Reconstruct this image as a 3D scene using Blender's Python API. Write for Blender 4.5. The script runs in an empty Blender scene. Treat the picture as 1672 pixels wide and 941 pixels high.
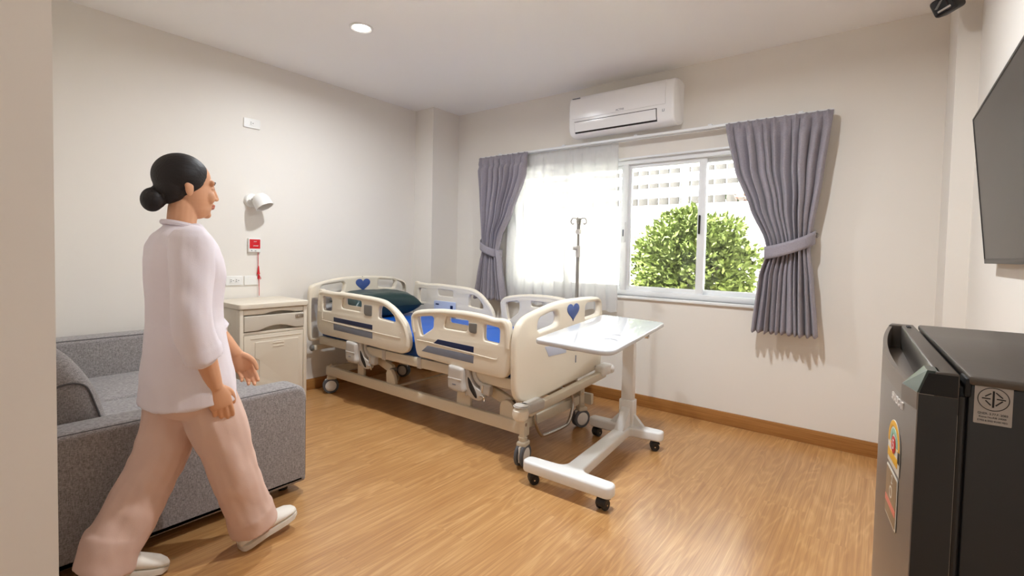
import bpy, bmesh, math, random
from mathutils import Vector, Matrix, noise
R = math.radians
PI = math.pi
sc = bpy.context.scene
C = sc.collection

# ------------------------------------------------------------------ camera, world, light, exposure
cam_data = bpy.data.cameras.new('camera')
cam_data.sensor_width = 36
cam_data.lens = 786.08 / 1672 * 36
cam_data.shift_y = -28.23 / 1672
cam_data.clip_start = 0.02
cam = bpy.data.objects.new('camera', cam_data)
C.objects.link(cam)
YAW, PITCH, ROLL = 0.659874, 0.0361997, 0.0214459
fw = Vector((-math.sin(YAW) * math.cos(PITCH), math.cos(YAW) * math.cos(PITCH), -math.sin(PITCH)))
rt = Vector((math.cos(YAW), math.sin(YAW), 0))
up = rt.cross(fw)
rt2 = rt * math.cos(ROLL) + up * math.sin(ROLL)
up2 = -rt * math.sin(ROLL) + up * math.cos(ROLL)
M3 = Matrix((rt2, up2, -fw)).transposed()
cam.matrix_world = Matrix.Translation((3.80978, -3.62699, 1.18823)) @ M3.to_4x4()
sc.camera = cam

world = bpy.data.worlds.new('world')
sc.world = world
world.use_nodes = True
wn = world.node_tree
bgn = wn.nodes['Background']
sky = wn.nodes.new('ShaderNodeTexSky')
sky.sky_type = 'NISHITA'
sky.sun_disc = False
sky.sun_elevation = R(58)
sky.sun_rotation = R(180)
sky.air_density = 1.6
sky.dust_density = 3.5
skymix = wn.nodes.new('ShaderNodeMix')
skymix.data_type = 'RGBA'
skymix.inputs['Factor'].default_value = 0.8
wn.links.new(sky.outputs[0], skymix.inputs[6])
skymix.inputs[7].default_value = (4.4, 4.4, 4.4, 1)        # bright overcast share of the sky
wn.links.new(skymix.outputs[2], bgn.inputs['Color'])
bgn.inputs['Strength'].default_value = 1.45

sun_d = bpy.data.lights.new('sun', 'SUN')
sun_d.energy = 100.0
sun_d.angle = R(2.0)
sun_d.color = (1.0, 0.96, 0.9)
sun = bpy.data.objects.new('sun', sun_d)
C.objects.link(sun)
sun.rotation_euler = Vector((0.42, 0.05, -0.9)).to_track_quat('-Z', 'Y').to_euler()   # from behind the house, onto the garden wall

sc.view_settings.view_transform = 'Standard'
sc.view_settings.look = 'None'
sc.view_settings.exposure = 0.2
sc.view_settings.gamma = 1.0
sc.view_settings.use_curve_mapping = False
sc.cycles.use_denoising = True
sc.cycles.max_bounces = 10
sc.cycles.diffuse_bounces = 6
sc.cycles.transparent_max_bounces = 16
sc.cycles.sample_clamp_indirect = 30.0
LAMP_W = 20.5                  # each ceiling downlight
LAMP_COL = (0.90, 0.95, 1.0)

# ------------------------------------------------------------------ helpers
def lin(c):
    c = c / 255.0
    return c / 12.92 if c <= 0.04045 else ((c + 0.055) / 1.055) ** 2.4

def rgb(r, g, b):
    return (lin(r), lin(g), lin(b), 1.0)

MATS = {}
def mat(name, col, rough=0.5, metal=0.0, spec=0.5, bump=0.0, bscale=40.0, var=0.0, vscale=3.0, coat=0.0, stretch=None):
    m = bpy.data.materials.new(name)
    m.use_nodes = True
    nt = m.node_tree
    b = nt.nodes['Principled BSDF']
    b.inputs['Base Color'].default_value = col
    b.inputs['Roughness'].default_value = rough
    b.inputs['Metallic'].default_value = metal
    b.inputs['Specular IOR Level'].default_value = spec
    b.inputs['Coat Weight'].default_value = coat
    b.inputs['Coat Roughness'].default_value = 0.08
    tc = nt.nodes.new('ShaderNodeTexCoord')
    src = tc.outputs['Object']
    if stretch:
        mp = nt.nodes.new('ShaderNodeMapping')
        mp.inputs['Scale'].default_value = stretch
        nt.links.new(src, mp.inputs['Vector'])
        src = mp.outputs['Vector']
    if bump > 0:
        n = nt.nodes.new('ShaderNodeTexNoise')
        n.inputs['Scale'].default_value = bscale
        n.inputs['Detail'].default_value = 4
        bp = nt.nodes.new('ShaderNodeBump')
        bp.inputs['Strength'].default_value = bump
        bp.inputs['Distance'].default_value = 0.002
        nt.links.new(src, n.inputs['Vector'])
        nt.links.new(n.outputs['Fac'], bp.inputs['Height'])
        nt.links.new(bp.outputs['Normal'], b.inputs['Normal'])
    if var > 0:
        n2 = nt.nodes.new('ShaderNodeTexNoise')
        n2.inputs['Scale'].default_value = vscale
        n2.inputs['Detail'].default_value = 5
        nt.links.new(src, n2.inputs['Vector'])
        rp = nt.nodes.new('ShaderNodeValToRGB')
        lo = [max(0, c * (1 - var)) for c in col[:3]] + [1]
        hi = [min(1, c * (1 + var)) for c in col[:3]] + [1]
        rp.color_ramp.elements[0].color = lo
        rp.color_ramp.elements[1].color = hi
        rp.color_ramp.elements[0].position = 0.3
        rp.color_ramp.elements[1].position = 0.7
        nt.links.new(n2.outputs['Fac'], rp.inputs['Fac'])
        nt.links.new(rp.outputs['Color'], b.inputs['Base Color'])
    MATS[name] = m
    return m

def weave(name, c1, c2, scale=320.0, rough=0.95, bump=0.5):
    """woven fabric: two crossing thread noises mixed between two yarn colours"""
    m = bpy.data.materials.new(name)
    m.use_nodes = True
    nt = m.node_tree
    b = nt.nodes['Principled BSDF']
    b.inputs['Roughness'].default_value = rough
    b.inputs['Specular IOR Level'].default_value = 0.2
    b.inputs['Sheen Weight'].default_value = 0.25
    b.inputs['Sheen Roughness'].default_value = 0.5
    tc = nt.nodes.new('ShaderNodeTexCoord')
    fac = []
    for st in ((1, 1, 0.22), (0.22, 0.22, 1)):
        mp = nt.nodes.new('ShaderNodeMapping')
        mp.inputs['Scale'].default_value = st
        n = nt.nodes.new('ShaderNodeTexNoise')
        n.inputs['Scale'].default_value = scale
        n.inputs['Detail'].default_value = 3
        nt.links.new(tc.outputs['Object'], mp.inputs['Vector'])
        nt.links.new(mp.outputs['Vector'], n.inputs['Vector'])
        fac.append(n.outputs['Fac'])
    ad = nt.nodes.new('ShaderNodeMath')
    ad.operation = 'ADD'
    nt.links.new(fac[0], ad.inputs[0])
    nt.links.new(fac[1], ad.inputs[1])
    rp = nt.nodes.new('ShaderNodeValToRGB')
    rp.color_ramp.elements[0].position = 0.36
    rp.color_ramp.elements[1].position = 0.64
    rp.color_ramp.elements[0].color = c1
    rp.color_ramp.elements[1].color = c2
    hf = nt.nodes.new('ShaderNodeMath')
    hf.operation = 'MULTIPLY'
    hf.inputs[1].default_value = 0.5
    nt.links.new(ad.outputs[0], hf.inputs[0])
    nt.links.new(hf.outputs[0], rp.inputs['Fac'])
    nt.links.new(rp.outputs['Color'], b.inputs['Base Color'])
    bp = nt.nodes.new('ShaderNodeBump')
    bp.inputs['Strength'].default_value = bump
    bp.inputs['Distance'].default_value = 0.0015
    nt.links.new(hf.outputs[0], bp.inputs['Height'])
    nt.links.new(bp.outputs['Normal'], b.inputs['Normal'])
    MATS[name] = m
    return m

class MB:
    """collects shapes into one bmesh; build() links it as one mesh object"""
    def __init__(self):
        self.bm = bmesh.new()

    def _merge(self, tmp, M=None):
        me = bpy.data.meshes.new('tmp')
        tmp.to_mesh(me)
        tmp.free()
        if M is not None:
            me.transform(M)
        self.bm.from_mesh(me)
        bpy.data.meshes.remove(me)
        return self

    def box(self, lo, hi, bev=0.0, seg=2, M=None):
        t = bmesh.new()
        bmesh.ops.create_cube(t, size=1)
        for v in t.verts:
            v.co = Vector([(lo[i] + hi[i]) / 2 + v.co[i] * (hi[i] - lo[i]) for i in range(3)])
        if bev > 0:
            bev = min(bev, 0.49 * min(abs(hi[i] - lo[i]) for i in range(3)))
            bmesh.ops.bevel(t, geom=t.edges[:], offset=bev, segments=seg, profile=0.5, affect='EDGES')
        return self._merge(t, M)

    def cyl(self, p0, p1, r0, r1=None, seg=24, bev=0.0, M=None):
        p0, p1 = Vector(p0), Vector(p1)
        r1 = r0 if r1 is None else r1
        d = p1 - p0
        t = bmesh.new()
        bmesh.ops.create_cone(t, cap_ends=True, segments=seg, radius1=r0, radius2=r1, depth=d.length)
        if bev > 0:
            es = [e for e in t.edges if abs(e.verts[0].co.z - e.verts[1].co.z) < 1e-6]
            bmesh.ops.bevel(t, geom=es, offset=bev, segments=2, affect='EDGES')
        q = d.to_track_quat('Z', 'Y').to_matrix().to_4x4()
        X = Matrix.Translation((p0 + p1) / 2) @ q
        return self._merge(t, X if M is None else M @ X)

    def sphere(self, c, r, seg=24, M=None):
        if not hasattr(r, '__len__'):
            r = (r, r, r)
        t = bmesh.new()
        bmesh.ops.create_uvsphere(t, u_segments=seg, v_segments=max(8, seg // 2), radius=1)
        for v in t.verts:
            v.co = Vector([c[i] + v.co[i] * r[i] for i in range(3)])
        return self._merge(t, M)

    def tube(self, pts, r, seg=10, cyc=False, M=None, flat=None):
        pts = [Vector(p) for p in pts]
        n = len(pts)
        rr = r if hasattr(r, '__len__') else [r] * n
        t = bmesh.new()
        rings = []
        nrm = None
        for i, p in enumerate(pts):
            a = pts[(i - 1) % n] if (cyc or i > 0) else p
            b = pts[(i + 1) % n] if (cyc or i < n - 1) else p
            d = (b - a).normalized()
            if nrm is None:
                nrm = Vector((0, 0, 1)) if abs(d.z) < 0.9 else Vector((1, 0, 0))
            nrm = (nrm - d * nrm.dot(d)).normalized()
            bi = d.cross(nrm)
            fy = 1.0 if flat is None else flat
            rings.append([t.verts.new(p + nrm * math.cos(2 * PI * k / seg) * rr[i] + bi * math.sin(2 * PI * k / seg) * rr[i] * fy) for k in range(seg)])
        m = n if cyc else n - 1
        for i in range(m):
            A, B = rings[i], rings[(i + 1) % n]
            for k in range(seg):
                t.faces.new((A[k], A[(k + 1) % seg], B[(k + 1) % seg], B[k]))
        if not cyc:
            t.faces.new(rings[0][::-1])
            t.faces.new(rings[-1])
        return self._merge(t, M)

    def lathe(self, prof, seg=32, M=None):
        """prof: (radius, z) pairs, around local z"""
        t = bmesh.new()
        rings = []
        for r, z in prof:
            if r < 1e-6:
                rings.append([t.verts.new((0, 0, z))])
            else:
                rings.append([t.verts.new((r * math.cos(2 * PI * k / seg), r * math.sin(2 * PI * k / seg), z)) for k in range(seg)])
        for A, B in zip(rings, rings[1:]):
            for k in range(seg):
                k2 = (k + 1) % seg
                if len(A) == 1 and len(B) == 1:
                    continue
                if len(A) == 1:
                    t.faces.new((A[0], B[k2], B[k]))
                elif len(B) == 1:
                    t.faces.new((A[k], A[k2], B[0]))
                else:
                    t.faces.new((A[k], A[k2], B[k2], B[k]))
        bmesh.ops.recalc_face_normals(t, faces=t.faces[:])
        return self._merge(t, M)

    def plate(self, outline, holes=(), thick=0.02, bev=0.004, M=None, res=2):
        """filled outline with holes in local xy, thickness along local z (centred)"""
        cu = bpy.data.curves.new('c', 'CURVE')
        cu.dimensions = '2D'
        cu.fill_mode = 'BOTH'
        bev = min(bev, thick * 0.49)
        cu.extrude = thick / 2 - bev
        cu.bevel_depth = bev
        cu.bevel_resolution = res
        cu.offset = -bev
        for pts in [outline] + list(holes):
            s = cu.splines.new('POLY')
            s.points.add(len(pts) - 1)
            s.use_cyclic_u = True
            for p, q in zip(s.points, pts):
                p.co = (q[0], q[1], 0, 1)
        o = bpy.data.objects.new('c', cu)
        C.objects.link(o)
        dg = bpy.context.evaluated_depsgraph_get()
        me = bpy.data.meshes.new_from_object(o.evaluated_get(dg))
        if M is not None:
            me.transform(M)
        t = bmesh.new()
        t.from_mesh(me)
        bmesh.ops.remove_doubles(t, verts=t.verts[:], dist=1e-5)
        bmesh.ops.recalc_face_normals(t, faces=t.faces[:])
        bpy.data.objects.remove(o)
        bpy.data.curves.remove(cu)
        bpy.data.meshes.remove(me)
        return self._merge(t)

    def text(self, body, size, M, thick=0.0006, align='CENTER', sx=1.0):
        cu = bpy.data.curves.new('t', 'FONT')
        cu.body = body
        cu.size = size
        cu.align_x = align
        cu.align_y = 'CENTER'
        cu.extrude = thick
        o = bpy.data.objects.new('t', cu)
        C.objects.link(o)
        dg = bpy.context.evaluated_depsgraph_get()
        me = bpy.data.meshes.new_from_object(o.evaluated_get(dg))
        me.transform(M @ Matrix.Diagonal((sx, 1, 1, 1)))
        self.bm.from_mesh(me)
        bpy.data.objects.remove(o)
        bpy.data.curves.remove(cu)
        bpy.data.meshes.remove(me)
        return self

    def loft(self, rings, cap=True, M=None):
        """rings: lists of equal length of points"""
        t = bmesh.new()
        rs = [[t.verts.new(p) for p in r] for r in rings]
        n = len(rs[0])
        for A, B in zip(rs, rs[1:]):
            for k in range(n):
                t.faces.new((A[k], A[(k + 1) % n], B[(k + 1) % n], B[k]))
        if cap:
            t.faces.new(rs[0][::-1])
            t.faces.new(rs[-1])
        bmesh.ops.recalc_face_normals(t, faces=t.faces[:])
        return self._merge(t, M)

    def build(self, name, m, parent=None, angle=35, smooth=True, loc=None):
        me = bpy.data.meshes.new(name)
        self.bm.to_mesh(me)
        self.bm.free()
        if smooth:
            me.shade_smooth()
            me.set_sharp_from_angle(angle=R(angle))
        else:
            me.shade_flat()
        o = bpy.data.objects.new(name, me)
        for mm in (m if isinstance(m, (list, tuple)) else [m]):
            me.materials.append(mm)
        C.objects.link(o)
        if parent is not None:
            o.parent = parent
            # meshes are written in world coordinates; keep them where they are
            o.matrix_parent_inverse = Matrix.Identity(4)
            w = world_of(parent)
            me.transform(w.inverted())
        return o

def world_of(o):
    M = o.matrix_basis.copy()
    p = o.parent
    while p is not None:
        M = p.matrix_basis @ M
        p = p.parent
    return M

def tag(o, label=None, cat=None, group=None, kind=None):
    if label: o['label'] = label
    if cat: o['category'] = cat
    if group: o['group'] = group
    if kind: o['kind'] = kind
    return o

def thing(name, label, cat, loc=(0, 0, 0), rz=0.0, group=None):
    o = bpy.data.objects.new(name, None)
    o.empty_display_size = 0.1
    C.objects.link(o)
    o.location = loc
    o.rotation_euler = (0, 0, rz)
    o.matrix_basis = Matrix.Translation(loc) @ Matrix.Rotation(rz, 4, 'Z')
    return tag(o, label, cat, group)

def structure(mb, name, m, parent=None, **k):
    o = mb.build(name, m, parent, **k)
    if parent is None:
        o['kind'] = 'structure'
    return o

def copy_tree(o, parent=None, M=None):
    c = o.copy()
    C.objects.link(c)
    if parent is not None:
        c.parent = parent
    if M is not None:
        c.matrix_basis = M
    for ch in [x for x in o.children]:
        copy_tree(ch, c)
    return c

def cr(pts, n=4, closed=True):
    """Catmull-Rom through the points"""
    P = [Vector((p[0], p[1], p[2] if len(p) > 2 else 0)) for p in pts]
    N = len(P)
    out = []
    rng = range(N) if closed else range(N - 1)
    for i in rng:
        g = (lambda k: P[k % N]) if closed else (lambda k: P[min(max(k, 0), N - 1)])
        a, b, c, d = g(i - 1), g(i), g(i + 1), g(i + 2)
        for k in range(n):
            t = k / n
            out.append(0.5 * ((2 * b) + (c - a) * t + (2 * a - 5 * b + 4 * c - d) * t * t + (3 * b - a - 3 * c + d) * t ** 3))
    if not closed:
        out.append(P[-1])
    return out

def rounded(pts, r, n=5):
    """polygon with rounded corners (2-D)"""
    P = [Vector((p[0], p[1])) for p in pts]
    N = len(P)
    out = []
    for i in range(N):
        a, b, c = P[i - 1], P[i], P[(i + 1) % N]
        rr = r[i] if hasattr(r, '__len__') else r
        u, v = (a - b), (c - b)
        l = min(rr, 0.48 * u.length, 0.48 * v.length)
        p, q = b + u.normalized() * l, b + v.normalized() * l
        for k in range(n + 1):
            t = k / n
            out.append((p * (1 - t) ** 2 + b * 2 * t * (1 - t) + q * t * t)[:])
    return out

def rrect(w, h, r, n=5):
    return rounded([(-w / 2, -h / 2), (w / 2, -h / 2), (w / 2, h / 2), (-w / 2, h / 2)], r, n)

def frame3(origin, ax, ay):
    """matrix whose local x,y run along ax, ay; z = ax x ay"""
    ax, ay = Vector(ax).normalized(), Vector(ay).normalized()
    az = ax.cross(ay).normalized()
    m = Matrix((ax, ay, az)).transposed().to_4x4()
    return Matrix.Translation(origin) @ m

def PY(y):      # local (x,y) -> world (x, z) on the plane y, thickness towards -y
    return frame3((0, y, 0), (1, 0, 0), (0, 0, 1))

def PX(x):      # local (x,y) -> world (y, z) on the plane x, thickness towards +x
    return frame3((x, 0, 0), (0, 1, 0), (0, 0, 1))

def from_mods(o):
    """bake an object's modifiers into its mesh"""
    dg = bpy.context.evaluated_depsgraph_get()
    me = bpy.data.meshes.new_from_object(o.evaluated_get(dg))
    old = o.data
    o.modifiers.clear()
    o.data = me
    bpy.data.meshes.remove(old)
    me.shade_smooth()
    return o

# ------------------------------------------------------------------ materials
wall_m = mat('wall_paint', rgb(233, 228, 220), 0.75, spec=0.25, bump=0.03, bscale=120, var=0.012, vscale=1.2)
shaded_wall_m = mat('wall_paint_shaded', rgb(222, 214, 204), 0.8, spec=0.2, bump=0.03, bscale=120)  # same paint as the walls, the partition's shade put into a darker colour
ceil_m = mat('ceiling_paint', rgb(248, 246, 243), 0.85, spec=0.2)
white_gloss = mat('white_gloss_plastic', rgb(248, 248, 248), 0.16, spec=0.5)
table_gloss = mat('table_top_gloss', rgb(204, 206, 208), 0.06, spec=0.35)
white_plastic = mat('white_plastic', rgb(236, 235, 231), 0.38)
white_metal = mat('white_powder_coat', rgb(232, 232, 230), 0.33)
alu_white = mat('white_aluminium', rgb(238, 240, 241), 0.3)
cream = mat('cream_plastic', rgb(229, 219, 200), 0.36, spec=0.45)
cream_metal = mat('cream_powder_coat', rgb(214, 203, 182), 0.42)
cream_dark = mat('cream_latch_plastic', rgb(192, 186, 178), 0.4)
ns_cream = mat('cabinet_cream_plastic', rgb(222, 212, 194), 0.42)
ns_drawer = mat('cabinet_drawer_plastic', rgb(202, 193, 178), 0.3)
dark_gap = mat('dark_recess', rgb(38, 34, 30), 0.8)
stand_steel = mat('satin_steel', rgb(150, 145, 138), 0.45, metal=0.6)
steel = mat('brushed_steel', rgb(200, 196, 190), 0.25, metal=1.0)
chrome = mat('chrome', rgb(225, 225, 225), 0.1, metal=1.0)
black_rubber = mat('black_plastic', rgb(26, 26, 27), 0.45)
grey_rubber = mat('grey_rubber', rgb(96, 100, 106), 0.6)
heart_blue = mat('heart_blue', rgb(62, 88, 150), 0.45, bump=0.1, bscale=500)
navy = mat('navy_strip', rgb(20, 34, 74), 0.4)
grey_strip = mat('grey_strip', rgb(118, 122, 134), 0.45)
pad_grey = mat('keypad_grey', rgb(120, 117, 112), 0.5)
panel_blue = mat('pale_blue_label', rgb(196, 204, 222), 0.4)
matt_top = mat('mattress_blue', rgb(4, 86, 180), 0.42, spec=0.4, bump=0.15, bscale=9, var=0.05, vscale=5)
matt_side = mat('mattress_blue_shaded', rgb(6, 62, 128), 0.45, spec=0.4)  # the top's blue darkened, shade on the mattress side put into the colour
pillow_m = mat('pillow_green', rgb(34, 58, 56), 0.34, spec=0.5, bump=0.25, bscale=14)
red_m = mat('red_panel', rgb(208, 22, 34), 0.4)
red_cord = mat('red_cord', rgb(205, 24, 36), 0.6)
sofa_m = weave('sofa_grey_weave', rgb(112, 107, 106), rgb(172, 166, 164), 420)
piping_m = mat('sofa_piping', rgb(86, 82, 82), 0.9)
fridge_m = mat('fridge_dark_steel', rgb(150, 143, 136), 0.36, metal=0.85, bump=0.02, bscale=8, stretch=(1, 1, 60))
fridge_top_m = mat('fridge_top_brushed', rgb(98, 91, 84), 0.42, metal=0.5, var=0.08, vscale=30, stretch=(1, 30, 1))
fridge_side_m = mat('fridge_black_side', rgb(42, 40, 38), 0.4)
fridge_handle_m = mat('fridge_handle_green_grey', rgb(74, 84, 79), 0.3, metal=0.5)
gasket_m = mat('gasket_black', rgb(16, 15, 14), 0.6)
tv_screen_m = mat('tv_screen', rgb(36, 32, 28), 0.28, spec=0.35)
tv_body_m = mat('tv_bezel', rgb(52, 48, 46), 0.4)
curtain_m = weave('curtain_grey_weave', rgb(140, 134, 142), rgb(168, 162, 170), 700, bump=0.2)
skin_m = mat('skin', rgb(214, 160, 124), 0.5, spec=0.4)
lip_m = mat('lips', rgb(196, 124, 102), 0.45)
hair_m = mat('black_hair', rgb(30, 25, 24), 0.55, spec=0.35, bump=0.9, bscale=45, stretch=(6, 0.5, 2.5))
tunic_m = mat('tunic_pale_lilac', rgb(228, 220, 226), 0.85, spec=0.2, bump=0.15, bscale=300)
trouser_m = mat('trousers_pale_pink', rgb(220, 190, 176), 0.85, spec=0.2, bump=0.15, bscale=300)
shoe_m = mat('shoe_white', rgb(234, 228, 216), 0.5)
sole_m = mat('shoe_sole', rgb(222, 214, 200), 0.6)
eye_m = mat('eye_white', rgb(230, 228, 224), 0.2)
iris_m = mat('eye_dark', rgb(30, 20, 16), 0.2)
seed_white = mat('marking_white', rgb(240, 236, 230), 0.5)
text_black = mat('marking_black', rgb(24, 22, 22), 0.5)

def wood_floor():
    m = bpy.data.materials.new('oak_floor')
    m.use_nodes = True
    nt = m.node_tree
    L = nt.links.new
    b = nt.nodes['Principled BSDF']
    b.inputs['Roughness'].default_value = 0.30
    b.inputs['Specular IOR Level'].default_value = 0.95
    tc = nt.nodes.new('ShaderNodeTexCoord')
    sep = nt.nodes.new('ShaderNodeSeparateXYZ')
    L(tc.outputs['Object'], sep.inputs[0])
    def M(op, a, bb=None, c=None):
        n = nt.nodes.new('ShaderNodeMath')
        n.operation = op
        for i, v in enumerate((a, bb, c)):
            if v is None: continue
            if isinstance(v, (int, float)): n.inputs[i].default_value = v
            else: L(v, n.inputs[i])
        return n.outputs[0]
    PW, PL = 0.178, 1.22
    xi = M('DIVIDE', sep.outputs['X'], PW)
    ix = M('FLOOR', xi)
    fxx = M('FRACT', xi)
    wn1 = nt.nodes.new('ShaderNodeTexWhiteNoise')
    wn1.noise_dimensions = '1D'
    L(ix, wn1.inputs['W'])
    yo = M('ADD', M('DIVIDE', sep.outputs['Y'], PL), wn1.outputs['Value'])
    iy = M('FLOOR', yo)
    fy = M('FRACT', yo)
    cmb = nt.nodes.new('ShaderNodeCombineXYZ')
    L(ix, cmb.inputs[0]); L(iy, cmb.inputs[1])
    wn2 = nt.nodes.new('ShaderNodeTexWhiteNoise')
    wn2.noise_dimensions = '3D'
    L(cmb.outputs[0], wn2.inputs['Vector'])
    # grain coordinates: offset per plank, stretched along the plank
    off = nt.nodes.new('ShaderNodeVectorMath'); off.operation = 'MULTIPLY'
    L(wn2.outputs['Color'], off.inputs[0]); off.inputs[1].default_value = (7, 11, 5)
    add = nt.nodes.new('ShaderNodeVectorMath'); add.operation = 'ADD'
    L(tc.outputs['Object'], add.inputs[0]); L(off.outputs[0], add.inputs[1])
    def noise_tex(scale, stretch, detail, dist=0.0, rough=0.55):
        mp = nt.nodes.new('ShaderNodeMapping')
        mp.inputs['Scale'].default_value = stretch
        L(add.outputs[0], mp.inputs['Vector'])
        n = nt.nodes.new('ShaderNodeTexNoise')
        n.inputs['Scale'].default_value = scale
        n.inputs['Detail'].default_value = detail
        n.inputs['Roughness'].default_value = rough
        n.inputs['Distortion'].default_value = dist
        L(mp.outputs[0], n.inputs['Vector'])
        return n.outputs['Fac']
    big = noise_tex(1.0, (6.5, 0.85, 1), 3, 0.6, 0.45)      # cathedral rings come from bands of this field
    veins = M('POWER', M('ABSOLUTE', M('SINE', M('MULTIPLY', big, 44.0))), 5.0)
    fine = noise_tex(1.0, (210, 3.2, 1), 5)
    fleck = noise_tex(1.0, (58, 1.3, 1), 4, 0.5)
    gate = noise_tex(1.0, (5, 0.8, 1), 2)
    sn = nt.nodes.new('ShaderNodeTexNoise')                 # slow tone drift that runs on across the planks
    sn.inputs['Scale'].default_value = 2.2
    sn.inputs['Detail'].default_value = 3
    L(tc.outputs['Object'], sn.inputs['Vector'])
    v = M('ADD', M('MULTIPLY', sn.outputs['Fac'], 0.16), M('MULTIPLY', fine, 0.40))
    v = M('ADD', v, M('MULTIPLY', fleck, 0.34))
    v = M('ADD', v, M('MULTIPLY', M('MULTIPLY', veins, gate), 0.15))
    v = M('ADD', v, M('MULTIPLY', wn2.outputs['Value'], 0.03))
    ramp = nt.nodes.new('ShaderNodeValToRGB')
    e = ramp.color_ramp.elements
    e[0].position = 0.32; e[0].color = rgb(160, 110, 62)
    e[1].position = 0.74; e[1].color = rgb(220, 178, 124)
    k = e.new(0.52); k.color = rgb(192, 144, 90)
    L(v, ramp.inputs['Fac'])
    # plank seams
    seam = M('MINIMUM', M('MULTIPLY', M('MINIMUM', fxx, M('SUBTRACT', 1.0, fxx)), PW), M('MULTIPLY', M('MINIMUM', fy, M('SUBTRACT', 1.0, fy)), PL))
    sm = nt.nodes.new('ShaderNodeMapRange')
    L(seam, sm.inputs['Value'])
    sm.inputs['From Min'].default_value = 0.0002
    sm.inputs['From Max'].default_value = 0.0012
    sm.inputs['To Min'].default_value = 0.88
    sm.inputs['To Max'].default_value = 1.0
    mx = nt.nodes.new('ShaderNodeMix'); mx.data_type = 'RGBA'; mx.blend_type = 'MULTIPLY'
    mx.inputs['Factor'].default_value = 1.0
    L(ramp.outputs['Color'], mx.inputs[6])
    cc = nt.nodes.new('ShaderNodeCombineColor')
    for i in range(3): L(sm.outputs[0], cc.inputs[i])
    L(cc.outputs[0], mx.inputs[7])
    L(mx.outputs[2], b.inputs['Base Color'])
    bp = nt.nodes.new('ShaderNodeBump')
    bp.inputs['Strength'].default_value = 0.12
    bp.inputs['Distance'].default_value = 0.001
    L(v, bp.inputs['Height'])
    L(bp.outputs[0], b.inputs['Normal'])
    return m

def wood_trim():
    m = mat('oak_trim', rgb(160, 104, 52), 0.4, bump=0.05, bscale=30)
    nt = m.node_tree
    b = nt.nodes['Principled BSDF']
    tc = nt.nodes.new('ShaderNodeTexCoord')
    mp = nt.nodes.new('ShaderNodeMapping')
    mp.inputs['Scale'].default_value = (2.2, 2.2, 70)
    n = nt.nodes.new('ShaderNodeTexNoise')
    n.inputs['Scale'].default_value = 1.6
    n.inputs['Detail'].default_value = 5
    rp = nt.nodes.new('ShaderNodeValToRGB')
    rp.color_ramp.elements[0].position = 0.3
    rp.color_ramp.elements[1].position = 0.75
    rp.color_ramp.elements[0].color = rgb(148, 98, 46)
    rp.color_ramp.elements[1].color = rgb(180, 128, 70)
    nt.links.new(tc.outputs['Object'], mp.inputs['Vector'])
    nt.links.new(mp.outputs[0], n.inputs['Vector'])
    nt.links.new(n.outputs['Fac'], rp.inputs['Fac'])
    nt.links.new(rp.outputs['Color'], b.inputs['Base Color'])
    return m

def glass_mat():
    m = bpy.data.materials.new('window_glass')
    m.use_nodes = True
    nt = m.node_tree
    nt.nodes.remove(nt.nodes['Principled BSDF'])
    out = nt.nodes['Material Output']
    tr = nt.nodes.new('ShaderNodeBsdfTransparent')
    tr.inputs['Color'].default_value = (0.94, 0.96, 0.95, 1)
    gl = nt.nodes.new('ShaderNodeBsdfGlossy')
    gl.inputs['Roughness'].default_value = 0.02
    fr = nt.nodes.new('ShaderNodeFresnel')
    fr.inputs['IOR'].default_value = 1.45
    mx = nt.nodes.new('ShaderNodeMixShader')
    nt.links.new(fr.outputs[0], mx.inputs['Fac'])
    nt.links.new(tr.outputs[0], mx.inputs[1])
    nt.links.new(gl.outputs[0], mx.inputs[2])
    nt.links.new(mx.outputs[0], out.inputs['Surface'])
    return m

def sheer_mat():
    m = bpy.data.materials.new('sheer_voile')
    m.use_nodes = True
    nt = m.node_tree
    nt.nodes.remove(nt.nodes['Principled BSDF'])
    out = nt.nodes['Material Output']
    tr = nt.nodes.new('ShaderNodeBsdfTransparent')
    df = nt.nodes.new('ShaderNodeBsdfDiffuse')
    df.inputs['Color'].default_value = (0.93, 0.93, 0.93, 1)
    tl = nt.nodes.new('ShaderNodeBsdfTranslucent')
    tl.inputs['Color'].default_value = (0.58, 0.58, 0.58, 1)
    m1 = nt.nodes.new('ShaderNodeMixShader')
    m1.inputs['Fac'].default_value = 0.48
    nt.links.new(df.outputs[0], m1.inputs[1])
    nt.links.new(tl.outputs[0], m1.inputs[2])
    m2 = nt.nodes.new('ShaderNodeMixShader')
    m2.inputs['Fac'].default_value = 0.9
    nt.links.new(tr.outputs[0], m2.inputs[1])
    nt.links.new(m1.outputs[0], m2.inputs[2])
    nt.links.new(m2.outputs[0], out.inputs['Surface'])
    return m

def emit(name, col, s):
    m = bpy.data.materials.new(name)
    m.use_nodes = True
    b = m.node_tree.nodes['Principled BSDF']
    b.inputs['Base Color'].default_value = (1, 1, 1, 1)
    b.inputs['Emission Color'].default_value = col
    b.inputs['Emission Strength'].default_value = s
    return m

floor_m, trim_m, glass_m, sheer_m = wood_floor(), wood_trim(), glass_mat(), sheer_mat()
lamp_m = emit('lamp_diffuser', (1, 0.95, 0.88, 1), 9.0)

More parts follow.
